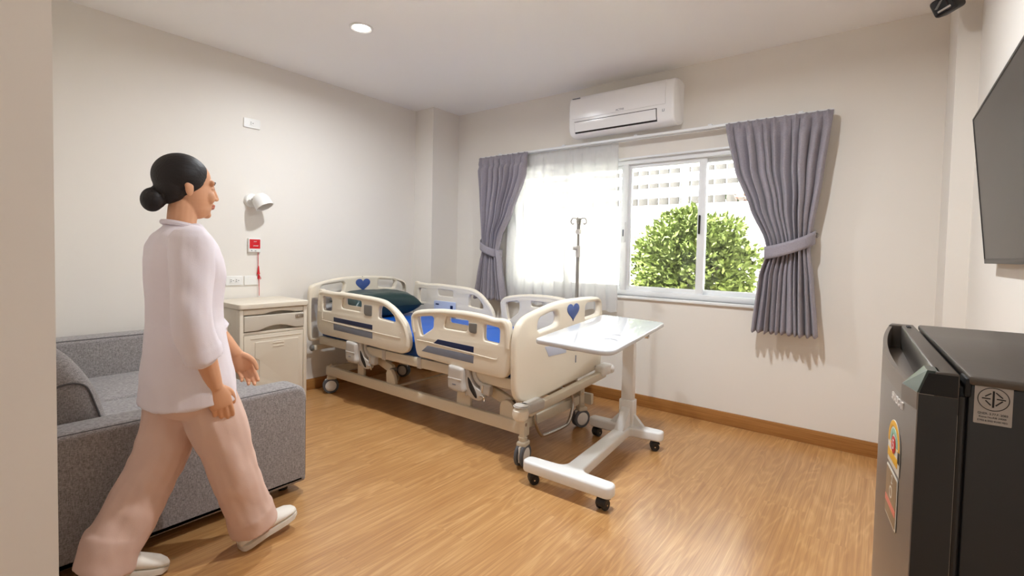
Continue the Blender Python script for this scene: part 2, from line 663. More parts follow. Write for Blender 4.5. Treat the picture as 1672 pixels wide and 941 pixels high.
# ------------------------------------------------------------------ room shell
H = 2.6
YB = -5.6          # wall behind the camera
XR = 4.125         # right wall
XN = 4.62          # right wall of the niche the fridge stands in
structure(MB().box((-0.15, YB - 0.15, -0.12), (XN + 0.15, 0.16, 0)), 'floor', floor_m, smooth=False)
structure(MB().box((-0.15, YB - 0.15, H), (XN + 0.15, 0.16, H + 0.15)), 'ceiling', ceil_m, smooth=False)
structure(MB().box((-0.15, YB - 0.15, 0), (0, 0.16, H)).box((0, -0.36, 0), (0.262, 0, H)), 'wall_left', wall_m, smooth=False)
WX0, WX1, WZ0, WZ1 = 1.0, 3.235, 0.868, 1.962
wb = MB()
wb.box((0, 0, 0), (WX0, 0.16, H)).box((WX1, 0, 0), (XN, 0.16, H))
wb.box((WX0, 0, 0), (WX1, 0.16, WZ0)).box((WX0, 0, WZ1), (WX1, 0.16, H))
structure(wb, 'wall_back', wall_m, smooth=False)
wr = MB()
wr.box((XR, -2.25, 0), (XR + 0.1, 0, H))
structure(wr, 'wall_right', wall_m, smooth=False)
structure(MB().box((4.04, -0.45, 0), (XR, 0, H)), 'wall_right_pillar', wall_m, smooth=False)
structure(MB().box((XN, YB, 0), (XN + 0.15, -2.15, H)).box((XR + 0.1, -2.25, 0), (XN, -2.15, H)), 'wall_right_niche', wall_m, smooth=False)
structure(MB().box((-0.15, YB - 0.15, 0), (XN + 0.15, YB, H)), 'wall_front', wall_m, smooth=False)
structure(MB().box((0, -4.3, 0), (2.318, -3.4, H)), 'wall_partition', shaded_wall_m, smooth=False)
hb, bt = 0.092, 0.015
structure(MB().box((0.262, -bt, 0), (4.04, 0, hb), 0.003).box((0.262, -0.36 - bt, 0), (0.262 + bt, 0, hb), 0.003), 'baseboard_back', trim_m)
structure(MB().box((0, -3.4, 0), (bt, -0.36, hb), 0.003).box((0, -0.36 - bt, 0), (0.262 + bt, -0.36, hb), 0.003), 'baseboard_left', trim_m)
structure(MB().box((4.04 - bt, -0.45 - bt, 0), (4.04, 0, hb), 0.003).box((4.04, -0.45 - bt, 0), (XR, -0.45, hb), 0.003).box((XR - bt, -2.25, 0), (XR, -0.45, hb), 0.003), 'baseboard_right', trim_m)

# ------------------------------------------------------------------ window with four sliding panes
win = bpy.data.objects.new('window_1', None)
C.objects.link(win)
win['kind'] = 'structure'
win.matrix_basis = Matrix.Translation((WX0, 0.05, WZ0))
fr = MB()
d0, d1 = 0.025, 0.125
fr.box((WX0, d0, WZ0), (WX1, d1, WZ0 + 0.042), 0.003).box((WX0, d0, WZ1 - 0.04), (WX1, d1, WZ1), 0.003)
fr.box((WX0, d0 + 0.001, WZ0 + 0.038), (WX0 + 0.04, d1 - 0.001, WZ1 - 0.036), 0.003).box((WX1 - 0.04, d0 + 0.001, WZ0 + 0.038), (WX1, d1 - 0.001, WZ1 - 0.036), 0.003)
fr.box((2.094, d0 - 0.001, WZ0 + 0.038), (2.142, d1 - 0.001, WZ1 - 0.036), 0.003)
fr.build('window_frame', alu_white, win)
MB().box((WX0 - 0.02, -0.022, WZ0 - 0.022), (WX1 + 0.02, 0.03, WZ0), 0.004).build('window_sill', alu_white, win)
MB().box((WX0 - 0.0, -0.004, WZ1 - 0.004), (WX1, 0.03, WZ1 + 0.012), 0.003).build('window_head_trim', alu_white, win)
zb, zt = WZ0 + 0.042, WZ1 - 0.04
for i, (a, bb, dy) in enumerate(((1.04, 1.585, 0.088), (1.535, 2.094, 0.05), (2.142, 2.745, 0.05), (2.688, 3.195, 0.088))):
    s = MB()
    w = 0.055 if i in (1, 2) else 0.05
    l, r = (0.02, w) if i in (0, 2) else (w, 0.02)
    if i == 0: l, r = 0.035, 0.05
    if i == 3: l, r = 0.05, 0.035
    s.box((a, dy, zb), (a + l, dy + 0.03, zt), 0.003).box((bb - r, dy, zb), (bb, dy + 0.03, zt), 0.003)
    s.box((a + l - 0.004, dy + 0.001, zb), (bb - r + 0.004, dy + 0.029, zb + 0.035), 0.002).box((a + l - 0.004, dy + 0.001, zt - 0.03), (bb - r + 0.004, dy + 0.029, zt), 0.002)
    so = s.build('window_sash', alu_white, win)
    MB().box((a + l, dy + 0.012, zb + 0.035), (bb - r, dy + 0.017, zt - 0.03)).build('window_pane', glass_m, so, smooth=False)
lt = MB()
lt.box((2.102, 0.012, 1.30), (2.134, 0.026, 1.46), 0.004)
lo = lt.build('window_latch', alu_white, win)
MB().box((2.112, 0.008, 1.345), (2.122, 0.013, 1.40), 0.002).build('latch_slot', grey_rubber, lo)
MB().box((2.702, 0.03, 1.36), (2.714, 0.05, 1.50), 0.004).build('window_pull', dark_gap, win)

# ------------------------------------------------------------------ outside: ground, garden wall, slats, shrub, board fence, palms
ground_m = mat('paving_pale', rgb(225, 222, 214), 0.9, var=0.06, vscale=6, bump=0.1)
garden_m = mat('garden_wall_white', rgb(240, 241, 242), 0.7, var=0.015, vscale=4)
slat_m = mat('slat_white', rgb(244, 245, 246), 0.6)
board_m = mat('weathered_board', rgb(60, 57, 55), 0.85, var=0.16, vscale=9, stretch=(8, 1, 0.6))
leaf_m = mat('shrub_leaf', rgb(88, 100, 50), 0.7, spec=0.12, var=0.45, vscale=9)
leaf_dark = mat('leaf_dark', rgb(46, 60, 30), 0.7, spec=0.12, var=0.3, vscale=8)
palm_m = mat('palm_leaf', rgb(66, 80, 42), 0.7, spec=0.12, var=0.3, vscale=6)
bark_m = mat('bark', rgb(112, 92, 72), 0.9, bump=0.4, bscale=30)
brick_m = mat('red_leaf', rgb(92, 66, 56), 0.7, var=0.2, vscale=8)
structure(MB().box((-8, 0.16, -0.12), (12, 9, -0.02)), 'ground', ground_m, smooth=False)
GY = 1.62
gw = MB()
z = -0.02
zs = [0.06, 0.27, 0.47, 0.67, 0.87, 1.07, 1.27, 1.47, 1.675]
prev = -0.02
for zz in zs:
    gw.box((-5, GY, prev), (8, GY + 0.1, zz - 0.006), 0.003)
    prev = zz
gw.box((-5, GY + 0.008, -0.02), (8, GY + 0.092, 1.67))
gwo = thing('garden_wall', 'white lap-boarded garden wall behind the shrub outside the window', 'wall', (0, GY, -0.02))
gw.build('boarding', garden_m, gwo)
MB().box((-5, GY - 0.03, 1.675), (8, GY + 0.13, 1.755), 0.006).build('wall_cap', garden_m, gwo)
sf = thing('slat_fence', 'white horizontal slat fence standing on top of the garden wall', 'fence', (0, GY, 1.755))
for z0, z1 in ((1.845, 1.95), (2.01, 2.10), (2.16, 2.30), (2.37, 2.47)):
    MB().box((-5, GY + 0.02, z0), (8, GY + 0.045, z1), 0.003).build('slat', slat_m, sf)
for x in (-2.2, -0.6, 0.8, 2.02, 3.5, 5.0):
    MB().box((x, GY + 0.045, 1.757), (x + 0.06, GY + 0.09, 2.47), 0.003).build('fence_post', slat_m, sf)
bf = thing('board_fence', 'tall grey fence of weathered upright boards seen between the white slats', 'fence', (0, 3.6, -0.02))
random.seed(5)
bd = MB()
x = -5.5
while x < 2.3:
    w = 0.145
    bd.box((x, 3.6, -0.02), (x + w, 3.63, 3.05 + random.uniform(-0.02, 0.02)), 0.003)
    x += w + 0.018
bd.build('boards', board_m, bf)
MB().box((-5.5, 3.63, 2.7), (2.4, 3.68, 2.8)).box((-5.5, 3.63, 0.6), (2.4, 3.68, 0.7)).build('rail', board_m, bf)

def leaf_cluster(mb, centre, radii, n, size, seed, shell=0.55):
    rnd = random.Random(seed)
    t = mb.bm
    for i in range(n):
        while True:
            p = Vector((rnd.uniform(-1, 1), rnd.uniform(-1, 1), rnd.uniform(-1, 1)))
            if shell < p.length < 1: break
        nn = 1 + 0.16 * noise.noise(p * 2.6 + Vector((seed, 0, 0))) + 0.10 * noise.noise(p * 6)
        out = p.normalized()
        q = Vector([centre[k] + p[k] * radii[k] * nn for k in range(3)])
        d = (out * 0.7 + Vector((rnd.uniform(-1, 1), rnd.uniform(-1, 1), rnd.uniform(-0.6, 1.0)))).normalized()
        s = d.cross(Vector((rnd.uniform(-1, 1), rnd.uniform(-1, 1), rnd.uniform(-1, 1)))).normalized()
        L = size * rnd.uniform(0.7, 1.3)
        w = L * 0.27
        nrm = d.cross(s) * (L * 0.10)
        a = t.verts.new(q)
        b1 = t.verts.new(q + d * L * 0.45 + s * w + nrm)
        b2 = t.verts.new(q + d * L * 0.45 - s * w + nrm)
        m = t.verts.new(q + d * L * 0.5)
        e = t.verts.new(q + d * L)
        t.faces.new((a, b1, m)); t.faces.new((a, m, b2)); t.faces.new((m, b1, e)); t.faces.new((m, e, b2))

sh = thing('shrub', 'rounded bright green leafy shrub just outside the window', 'shrub', (2.36, 0.98, -0.02))
fo = MB()
leaf_cluster(fo, (2.36, 0.98, 1.02), (0.56, 0.42, 0.60), 7500, 0.062, 3, 0.6)
leaf_cluster(fo, (2.36, 1.0, 1.0), (0.44, 0.32, 0.50), 2600, 0.09, 13, 0.5)
leaf_cluster(fo, (2.30, 0.95, 1.50), (0.20, 0.2, 0.14), 350, 0.06, 4, 0.2)
leaf_cluster(fo, (2.66, 0.97, 1.44), (0.16, 0.2, 0.14), 280, 0.06, 6, 0.2)
fo.build('foliage', leaf_m, sh, smooth=False)
st = MB()
for a in range(9):
    an = a * 0.7
    st.tube([(2.36 + 0.03 * math.cos(an), 0.98 + 0.03 * math.sin(an), -0.02), (2.36 + 0.16 * math.cos(an), 0.98 + 0.12 * math.sin(an), 0.55), (2.36 + 0.36 * math.cos(an), 0.98 + 0.28 * math.sin(an), 1.1)], [0.014, 0.01, 0.005], 6)
st.build('stems', bark_m, sh)

def palm(x, y, h, seed, label, m):
    o = thing('garden_palm', label, 'plant', (x, y, -0.02))
    rnd = random.Random(seed)
    MB().tube([(x, y, -0.02), (x + 0.03, y, h * 0.5), (x, y, h)], [0.07, 0.06, 0.05], 8).build('trunk', bark_m, o)
    f = MB()
    for k in range(16):
        an = k * 2.4 + rnd.uniform(-0.3, 0.3)
        tilt = rnd.uniform(0.1, 1.2)
        L = rnd.uniform(0.55, 0.8)
        base = Vector((x, y, h))
        pts = []
        for j in range(9):
            u = j / 8
            pts.append(base + Vector((math.cos(an) * L * u * math.cos(tilt * 0.5), math.sin(an) * L * u * math.cos(tilt * 0.5), L * u * math.sin(tilt) - 0.55 * L * u * u)))
        f.tube(pts, 0.006, 5)
        for j in range(1, 9):
            d = (pts[j] - pts[j - 1]).normalized()
            s = d.cross(Vector((0, 0, 1))).normalized()
            for sg in (-1, 1):
                a = pts[j]
                l = 0.26 * (1 - 0.5 * j / 8)
                e = a + s * sg * l + d * l * 0.5 + Vector((0, 0, -0.08))
                v = [f.bm.verts.new(q) for q in (a, a + d * 0.03 + (e - a) * 0.5, e, a - d * 0.02 + (e - a) * 0.45)]
                f.bm.faces.new(v)
    f.build('fronds', m, o, smooth=False)
palm(1.38, 2.70, 1.5, 1, 'feathery palm behind the slats, right of the grey board fence', palm_m)
palm(4.0, 2.85, 1.55, 2, 'feathery palm behind the slats, hidden partly by the right curtain', leaf_dark)
hd = thing('hedge', 'loose dark green hedge far behind the slat fence', 'hedge', (3.2, 5.3, -0.02))
hf = MB()
for i in range(7):
    leaf_cluster(hf, (1.9 + i * 0.75, 5.3 + 0.2 * (i % 2), 1.25), (0.6, 0.5, 1.2 + 0.2 * (i % 3)), 700, 0.16, 20 + i, 0.3)
hf.build('foliage', leaf_dark, hd, smooth=False)
for i in range(7):
    MB().tube([(1.9 + i * 0.75, 5.3, -0.02), (1.9 + i * 0.75, 5.35, 1.2)], [0.03, 0.015], 6).build('stem', bark_m, hd)
rd = thing('red_leaved_shrub', 'pinkish red leaved shrub behind the slats near the right curtain', 'shrub', (2.74, 2.3, -0.02))
rf = MB()
leaf_cluster(rf, (2.74, 2.3, 1.5), (0.34, 0.26, 0.65), 900, 0.1, 41, 0.3)
rf.build('foliage', brick_m, rd, smooth=False)
MB().tube([(2.74, 2.3, -0.02), (2.76, 2.3, 0.8), (2.73, 2.3, 1.5)], [0.03, 0.02, 0.01], 6).build('stem', bark_m, rd)

# ------------------------------------------------------------------ ceiling downlights: one above the bed, two unseen ones added as fill
def downlight(x, y, label, power):
    o = thing('ceiling_light', label, 'ceiling light', (x, y, H), 0, 'recessed ceiling downlights')
    MB().lathe([(0.052, -0.003), (0.064, -0.009), (0.072, -0.006), (0.074, 0.0), (0.052, 0.0)], 36, Matrix.Translation((x, y, H))).build('trim_ring', white_plastic, o)
    MB().lathe([(0, -0.006), (0.05, -0.006), (0.053, -0.002), (0.053, 0.0), (0, 0.0)], 36, Matrix.Translation((x, y, H))).build('diffuser', lamp_m, o)
    ld = bpy.data.lights.new('downlight', 'AREA')
    ld.shape = 'DISK'
    ld.size = 0.10
    ld.energy = LAMP_W * power
    ld.color = LAMP_COL
    ld.spread = R(170)
    l = bpy.data.objects.new('lamp_light', ld)
    C.objects.link(l)
    l.parent = o
    l.location = (0, 0, -0.014)
    return o
downlight(1.123, -1.777, 'round recessed ceiling downlight above the bed, left of the air conditioner', 1.12)
downlight(3.05, -1.777, 'unseen downlight added as fill light on the right side of the ceiling', 1.6)  # added lamp out of frame, brightens the room from the right
downlight(3.3, -5.0, 'unseen downlight added as fill light at the rear of the room', 0.5)  # added lamp behind the camera, weak fill from the rear

# ------------------------------------------------------------------ hospital bed
bed = thing('hospital_bed', 'cream adjustable hospital bed with blue hearts on its head and foot boards', 'bed', (1.15, -1.03, 0))
HR = [(0.173,0.856),(0.200,0.866),(0.232,0.856),(0.251,0.846),(0.374,0.846),(0.545,0.85),(0.764,0.845),(0.884,0.841),(0.999,0.831),(1.073,0.813),(1.139,0.782),(1.203,0.738),(1.252,0.693),(1.274,0.651),(1.292,0.602),(1.293,0.549),(1.273,0.51),(1.229,0.488),(1.173,0.485),(1.028,0.486),(0.811,0.492),(0.559,0.496),(0.284,0.5),(0.197,0.511),(0.157,0.541),(0.146,0.622),(0.151,0.70),(0.162,0.80)]
HRh = [rounded([(0.232,0.811),(0.365,0.807),(0.362,0.697),(0.229,0.693)], 0.025), rounded([(0.973,0.793),(1.022,0.793),(1.089,0.766),(1.133,0.733),(1.15,0.7),(1.126,0.691),(0.971,0.701),(0.956,0.708),(0.959,0.771)], 0.02)]
HRn, HRb = rounded([(0.528,0.814),(0.748,0.808),(0.745,0.761),(0.533,0.764)], 0.018), rounded([(0.506,0.818),(0.757,0.812),(0.748,0.729),(0.489,0.734)], 0.028)
FR = [(1.307,0.737),(1.317,0.764),(1.346,0.783),(1.398,0.796),(1.565,0.814),(1.704,0.82),(1.828,0.821),(1.945,0.815),(2.021,0.805),(2.065,0.800),(2.083,0.806),(2.115,0.808),(2.136,0.795),(2.148,0.766),(2.156,0.706),(2.160,0.652),(2.158,0.585),(2.151,0.528),(2.134,0.491),(2.103,0.472),(2.059,0.469),(1.876,0.473),(1.669,0.482),(1.49,0.489),(1.405,0.491),(1.376,0.503),(1.36,0.54),(1.344,0.603),(1.323,0.673)]
FRh = [rounded([(1.37,0.755),(1.511,0.773),(1.53,0.762),(1.528,0.696),(1.421,0.633),(1.402,0.638),(1.386,0.686)], 0.02), rounded([(1.954,0.769),(2.079,0.758),(2.077,0.664),(1.955,0.671)], 0.02)]
FRn, FRb = rounded([(1.655,0.781),(1.825,0.778),(1.821,0.741),(1.658,0.745)], 0.016), rounded([(1.640,0.786),(1.836,0.783),(1.826,0.705),(1.618,0.706)], 0.028)

def side_rail(name_lbl, O, holes, narrow, wide, y, out, warp, pad, strips, ridge, top):
    """outline in x,z on the plane y; out = -1 shows its outer face towards the camera side"""
    w = lambda pts: [warp(p) for p in pts]
    m = MB()
    o2 = [(p[0], p[1]) for p in cr(w(O), 4)]
    hs = [w(h) for h in holes]
    m.plate(o2, hs + [w(narrow)], 0.020, 0.007, PY(y - out * 0.008))
    m.plate(o2, hs + [w(wide)], 0.018, 0.008, PY(y + out * 0.009))
    tp = cr(w(top), 4, closed=False)
    m.tube([(p.x, y + out * 0.002, p.y - 0.012) for p in tp], 0.0215, 12)
    rg = cr(w(ridge), 3, closed=False)
    m.tube([(p.x, y + out * 0.018, p.y) for p in rg], 0.0035, 6)
    r = m.build('side_rail', cream, bed, angle=50)
    fy = y + out * 0.0185
    MB().plate(w(pad), [], 0.006, 0.002, PY(fy)).build('control_pad', pad_grey, r)
    for (pts, mm) in strips:
        MB().plate(w(pts), [], 0.0024, 0.0006, PY(fy)).build('trim_strip', mm, r)
    return r
ident = lambda p: (p[0], p[1])
HRpad = rounded([(0.79,0.787),(0.885,0.788),(0.883,0.709),(0.807,0.709),(0.789,0.722)], 0.012)
HRst = [([(0.393,0.656),(0.89,0.647),(0.891,0.612),(0.394,0.622)], navy), ([(0.391,0.603),(0.891,0.593),(0.892,0.547),(0.396,0.556)], grey_strip)]
HRrg = [(0.229,0.68),(0.233,0.63),(0.259,0.615),(0.728,0.602),(1.164,0.590),(1.199,0.601),(1.209,0.63)]
HRtop = [(0.17,0.70),(0.178,0.80),(0.20,0.848),(0.374,0.846),(0.545,0.85),(0.764,0.845),(0.884,0.841),(0.999,0.831),(1.06,0.813),(1.125,0.782),(1.185,0.738),(1.232,0.693),(1.256,0.651),(1.272,0.602),(1.273,0.555)]
FRpad = rounded([(1.839,0.763),(1.906,0.765),(1.903,0.709),(1.89,0.703),(1.854,0.706),(1.842,0.716)], 0.008)
FRst = [([(1.573,0.63),(1.882,0.624),(1.881,0.589),(1.533,0.599)], navy), ([(1.479,0.577),(1.883,0.571),(1.881,0.523),(1.423,0.534)], grey_strip)]
FRrg = [(1.374,0.6),(1.515,0.599),(1.897,0.580),(2.049,0.573),(2.067,0.587)]
FRtop = [(1.345,0.66),(1.328,0.735),(1.36,0.785),(1.565,0.814),(1.704,0.82),(1.828,0.821),(1.945,0.815),(2.04,0.803),(2.10,0.805),(2.126,0.78),(2.134,0.72),(2.138,0.66)]
side_rail('', HR, HRh, HRn, HRb, -1.482, -1, ident, HRpad, HRst, HRrg, HRtop)
side_rail('', FR, FRh, FRn, FRb, -1.482, -1, ident, FRpad, FRst, FRrg, FRtop)
wf = lambda p: (0.275 + (p[0] - 0.146) * 0.888, p[1] + 0.040 * (p[1] - 0.48) / 0.38)
wf2 = lambda p: (1.345 + (p[0] - 1.307) * 0.875, p[1] + 0.045 * (p[1] - 0.48) / 0.34)
side_rail('', HR, HRh, HRn, HRb, -0.582, 1, wf, HRpad, HRst, HRrg, HRtop)
side_rail('', FR, FRh, FRn, FRb, -0.582, 1, wf2, FRpad, FRst, FRrg, FRtop)
# pale control panel on the inner face of the far head rail
pn = MB().plate(rrect(0.27, 0.13, 0.012), [], 0.010, 0.003, frame3((0.715, -0.607, 0.683), (1, 0, 0), (0, 0, 1))).build('nurse_panel', panel_blue, bed)
MB().box((0.605, -0.6145, 0.712), (0.645, -0.6125, 0.722)).build('panel_marking', navy, pn)
MB().box((0.792, -0.6145, 0.685), (0.822, -0.6125, 0.715)).build('panel_marking', navy, pn)

HBo = [(-1.540,0.45),(-1.549,0.539),(-1.551,0.647),(-1.549,0.79),(-1.538,0.872),(-1.508,0.897),(-1.455,0.912),(-1.344,0.936),(-1.218,0.951),(-1.05,0.957),(-0.875,0.953),(-0.725,0.939),(-0.625,0.918),(-0.565,0.893),(-0.542,0.84),(-0.537,0.74),(-0.537,0.6),(-0.540,0.47),(-0.57,0.436),(-0.7,0.43),(-1.1,0.43),(-1.4,0.43),(-1.515,0.432)]
def heart(w, h, cx, cz, n=40):
    o = []
    for k in range(n):
        t = 2 * PI * k / n
        x = 16 * math.sin(t) ** 3
        y = 13 * math.cos(t) - 5 * math.cos(2 * t) - 2 * math.cos(3 * t) - math.cos(4 * t)
        o.append((cx + x / 32 * w, cz + (y + 2.5) / 29 * h))
    return o
m = MB()
HBh = [rounded([(-1.445,0.884),(-1.243,0.908),(-1.224,0.893),(-1.236,0.826),(-1.26,0.818),(-1.43,0.806)], 0.022), rounded([(-0.875,0.922),(-0.69,0.912),(-0.678,0.895),(-0.692,0.842),(-0.715,0.838),(-0.876,0.853)], 0.018)]
hbo = [(p.x, p.y) for p in cr(HBo, 4)]
m.plate(hbo, HBh, 0.05, 0.018, PX(0.095), res=4)
hbd = m.build('headboard', cream, bed, angle=50)
MB().plate(heart(0.150, 0.112, -1.044, 0.876), [], 0.006, 0.002, PX(0.121)).build('heart_emblem', heart_blue, hbd)
MB().cyl((0.118, -1.05, 0.951), (0.123, -1.05, 0.951), 0.004, seg=10).build('screw', steel, hbd)

FBo = [(-1.512,0.50),(-1.516,0.60),(-1.513,0.697),(-1.499,0.758),(-1.468,0.800),(-1.406,0.833),(-1.269,0.863),(-1.121,0.887),(-0.959,0.899),(-0.782,0.901),(-0.612,0.896),(-0.535,0.882),(-0.502,0.845),(-0.496,0.758),(-0.490,0.6),(-0.488,0.45),(-0.51,0.385),(-0.56,0.372),(-0.75,0.357),(-1.0,0.341),(-1.26,0.324),(-1.40,0.330),(-1.470,0.356),(-1.503,0.408)]
FBh = [rounded([(-1.306,0.785),(-1.281,0.812),(-1.149,0.838),(-1.103,0.833),(-1.083,0.81),(-1.084,0.759),(-1.13,0.747),(-1.292,0.73),(-1.307,0.741)], 0.02), rounded([(-0.745,0.845),(-0.705,0.862),(-0.545,0.862),(-0.530,0.83),(-0.536,0.776),(-0.601,0.767),(-0.747,0.758)], 0.02)]
m = MB()
fbo = [(p.x, p.y) for p in cr(FBo, 4)]
m.plate(fbo, FBh, 0.05, 0.019, PX(2.19), res=4)
fbd = m.build('footboard', cream, bed, angle=50)
MB().plate(heart(0.150, 0.115, -0.913, 0.812), [], 0.006, 0.002, PX(2.216)).build('heart_emblem', heart_blue, fbd)
MB().plate([(-1.235, 0.632), (-0.99, 0.612), (-0.99, 0.56), (-1.19, 0.566)], [], 0.002, 0.0005, PX(2.2155)).build('label_strip', panel_blue, fbd)
MB().plate(rrect(0.012, 0.05, 0.004), [], 0.002, 0.0005, frame3((2.2155, -0.865, 0.50), (0, 1, 0), (0, 0, 1))).build('mark', grey_strip, fbd)

# deck and frame
f = MB()
for y in (-1.444, -0.616):
    f.box((0.12, y - 0.02, 0.405), (2.165, y + 0.02, 0.468), 0.005)
for x in (0.14, 0.75, 1.3, 1.9, 2.15):
    f.box((x - 0.02, -1.43, 0.41), (x + 0.02, -0.63, 0.45), 0.004)
f.build('upper_frame', cream_metal, bed)
dk = MB()
for x0, x1 in ((0.14, 0.92), (0.935, 1.24), (1.255, 1.66), (1.675, 2.15)):
    dk.box((x0, -1.422, 0.452), (x1, -0.638, 0.466), 0.003)
dk.build('deck_panel', cream_metal, bed)
for x in (0.98, 1.36):
    MB().box((x - 0.02, -1.469, 0.400), (x + 0.02, -1.43, 0.473), 0.004).build('frame_clamp', cream_dark, bed)
f = MB()
for y in (-1.425, -0.665):
    f.box((0.19, y - 0.018, 0.152), (2.24, y + 0.018, 0.226), 0.006)
f.box((0.19, -1.42, 0.16), (0.225, -0.67, 0.22), 0.005).box((2.15, -1.42, 0.16), (2.185, -0.67, 0.22), 0.005)
f.cyl((1.05, -1.42, 0.21), (1.05, -0.67, 0.21), 0.009, seg=10)
f.build('base_frame', cream_metal, bed)
# head-end push bar with end caps
MB().box((0.075, -1.50, 0.352), (0.115, -0.56, 0.392), 0.006).build('head_bar', cream_metal, bed)
for y, s in ((-1.515, -1), (-0.545, 1)):
    MB().lathe([(0, 0.02), (0.018, 0.02), (0.026, 0.012), (0.027, 0), (0, 0)], 20, frame3((0.095, y - s * 0.01, 0.372), (1, 0, 0), (0, 0, 1)) if s < 0 else frame3((0.095, y - 0.01, 0.372), (-1, 0, 0), (0, 0, 1))).build('end_cap', pad_grey, bed)
# foot bar with corner bumpers
MB().box((2.225, -1.44, 0.295), (2.27, -0.52, 0.345), 0.006, M=Matrix.Translation((2.25, -1.0, 0.32)) @ Matrix.Rotation(R(3.2), 4, 'X') @ Matrix.Translation((-2.25, 1.0, -0.32))).build('foot_bar', cream_metal, bed)
b1 = MB()
b1.box((2.212, -1.50, 0.287), (2.282, -1.31, 0.352), 0.018, 4)
b1.cyl((2.25, -1.505, 0.352), (2.25, -1.505, 0.338), 0.046, seg=28, bev=0.006)
b1o = b1.build('corner_bumper', cream_dark, bed)
MB().lathe([(0, 0.036), (0.03, 0.034), (0.043, 0.022), (0.047, 0.0), (0.043, -0.022), (0.03, -0.034), (0, -0.036)], 28, Matrix.Translation((2.25, -1.512, 0.302))).build('bumper_roller', cream, b1o)
b2 = MB()
b2.box((2.212, -0.60, 0.338), (2.285, -0.455, 0.412), 0.016, 4)
b2o = b2.build('corner_bumper', white_plastic, bed)
MB().lathe([(0, 0.03), (0.024, 0.028), (0.034, 0.016), (0.036, 0.0), (0.034, -0.016), (0.024, -0.028), (0, -0.03)], 24, Matrix.Translation((2.262, -0.458, 0.37))).build('bumper_roller', white_plastic, b2o)

# lifting linkage: bracket plates on the base beam and crank arms
def link(x0, z0, x1, z1, y, w=0.032):
    a = MB()
    d = Vector((x1 - x0, 0, z1 - z0))
    n = Vector((-d.z, 0, d.x)).normalized() * w
    P0, P1 = Vector((x0, y, z0)), Vector((x1, y, z1))
    pts = [(q.x, q.z) for q in (P0 + n, P0 - n, P1 - n, P1 + n)]
    a.plate(rounded(pts, 0.02), [], 0.028, 0.004, PY(y))
    ao = a.build('crank_arm', cream_metal, bed)
    MB().cyl((x0, y - 0.02, z0), (x0, y + 0.02, z0), 0.016, seg=18).build('pivot_bolt', pad_grey, ao)
for y in (-1.41, -0.68):
    MB().plate(rounded([(2.03, 0.222), (2.16, 0.222), (2.15, 0.262), (2.115, 0.315), (2.08, 0.325), (2.045, 0.315), (2.03, 0.29)], 0.015), [], 0.03, 0.004, PY(y)).build('bracket_plate', cream_metal, bed)
    link(2.085, 0.298, 1.80, 0.385, y + 0.03)
    MB().plate(rounded([(0.96, 0.222), (1.06, 0.222), (1.045, 0.28), (1.01, 0.325), (0.975, 0.325), (0.955, 0.30)], 0.015), [], 0.03, 0.004, PY(y)).build('bracket_plate', cream_metal, bed)
    link(0.985, 0.315, 0.70, 0.40, y + 0.03)
    MB().plate(rounded([(1.67, 0.222), (1.79, 0.222), (1.785, 0.33), (1.75, 0.40), (1.68, 0.40)], 0.01), [], 0.024, 0.004, PY(y)).build('bracket_plate', cream_metal, bed)
    MB().plate(rounded([(0.60, 0.222), (0.68, 0.222), (0.67, 0.40), (0.61, 0.40)], 0.01), [], 0.024, 0.004, PY(y)).build('bracket_plate', cream_metal, bed)
MB().box((0.28, -1.30, 0.25), (0.55, -0.80, 0.262), 0.004).build('motor_tray', cream_metal, bed)
mt = MB()
mt.cyl((1.08, -0.95, 0.28), (1.75, -0.95, 0.33), 0.028, seg=18)
mt.box((0.98, -1.0, 0.245), (1.12, -0.9, 0.33), 0.015)
mt.build('lift_motor', black_rubber, bed)
MB().cyl((0.985, -1.395, 0.26), (1.0, -1.36, 0.235), 0.035, seg=18, bev=0.004).build('motor_cap', steel, bed)

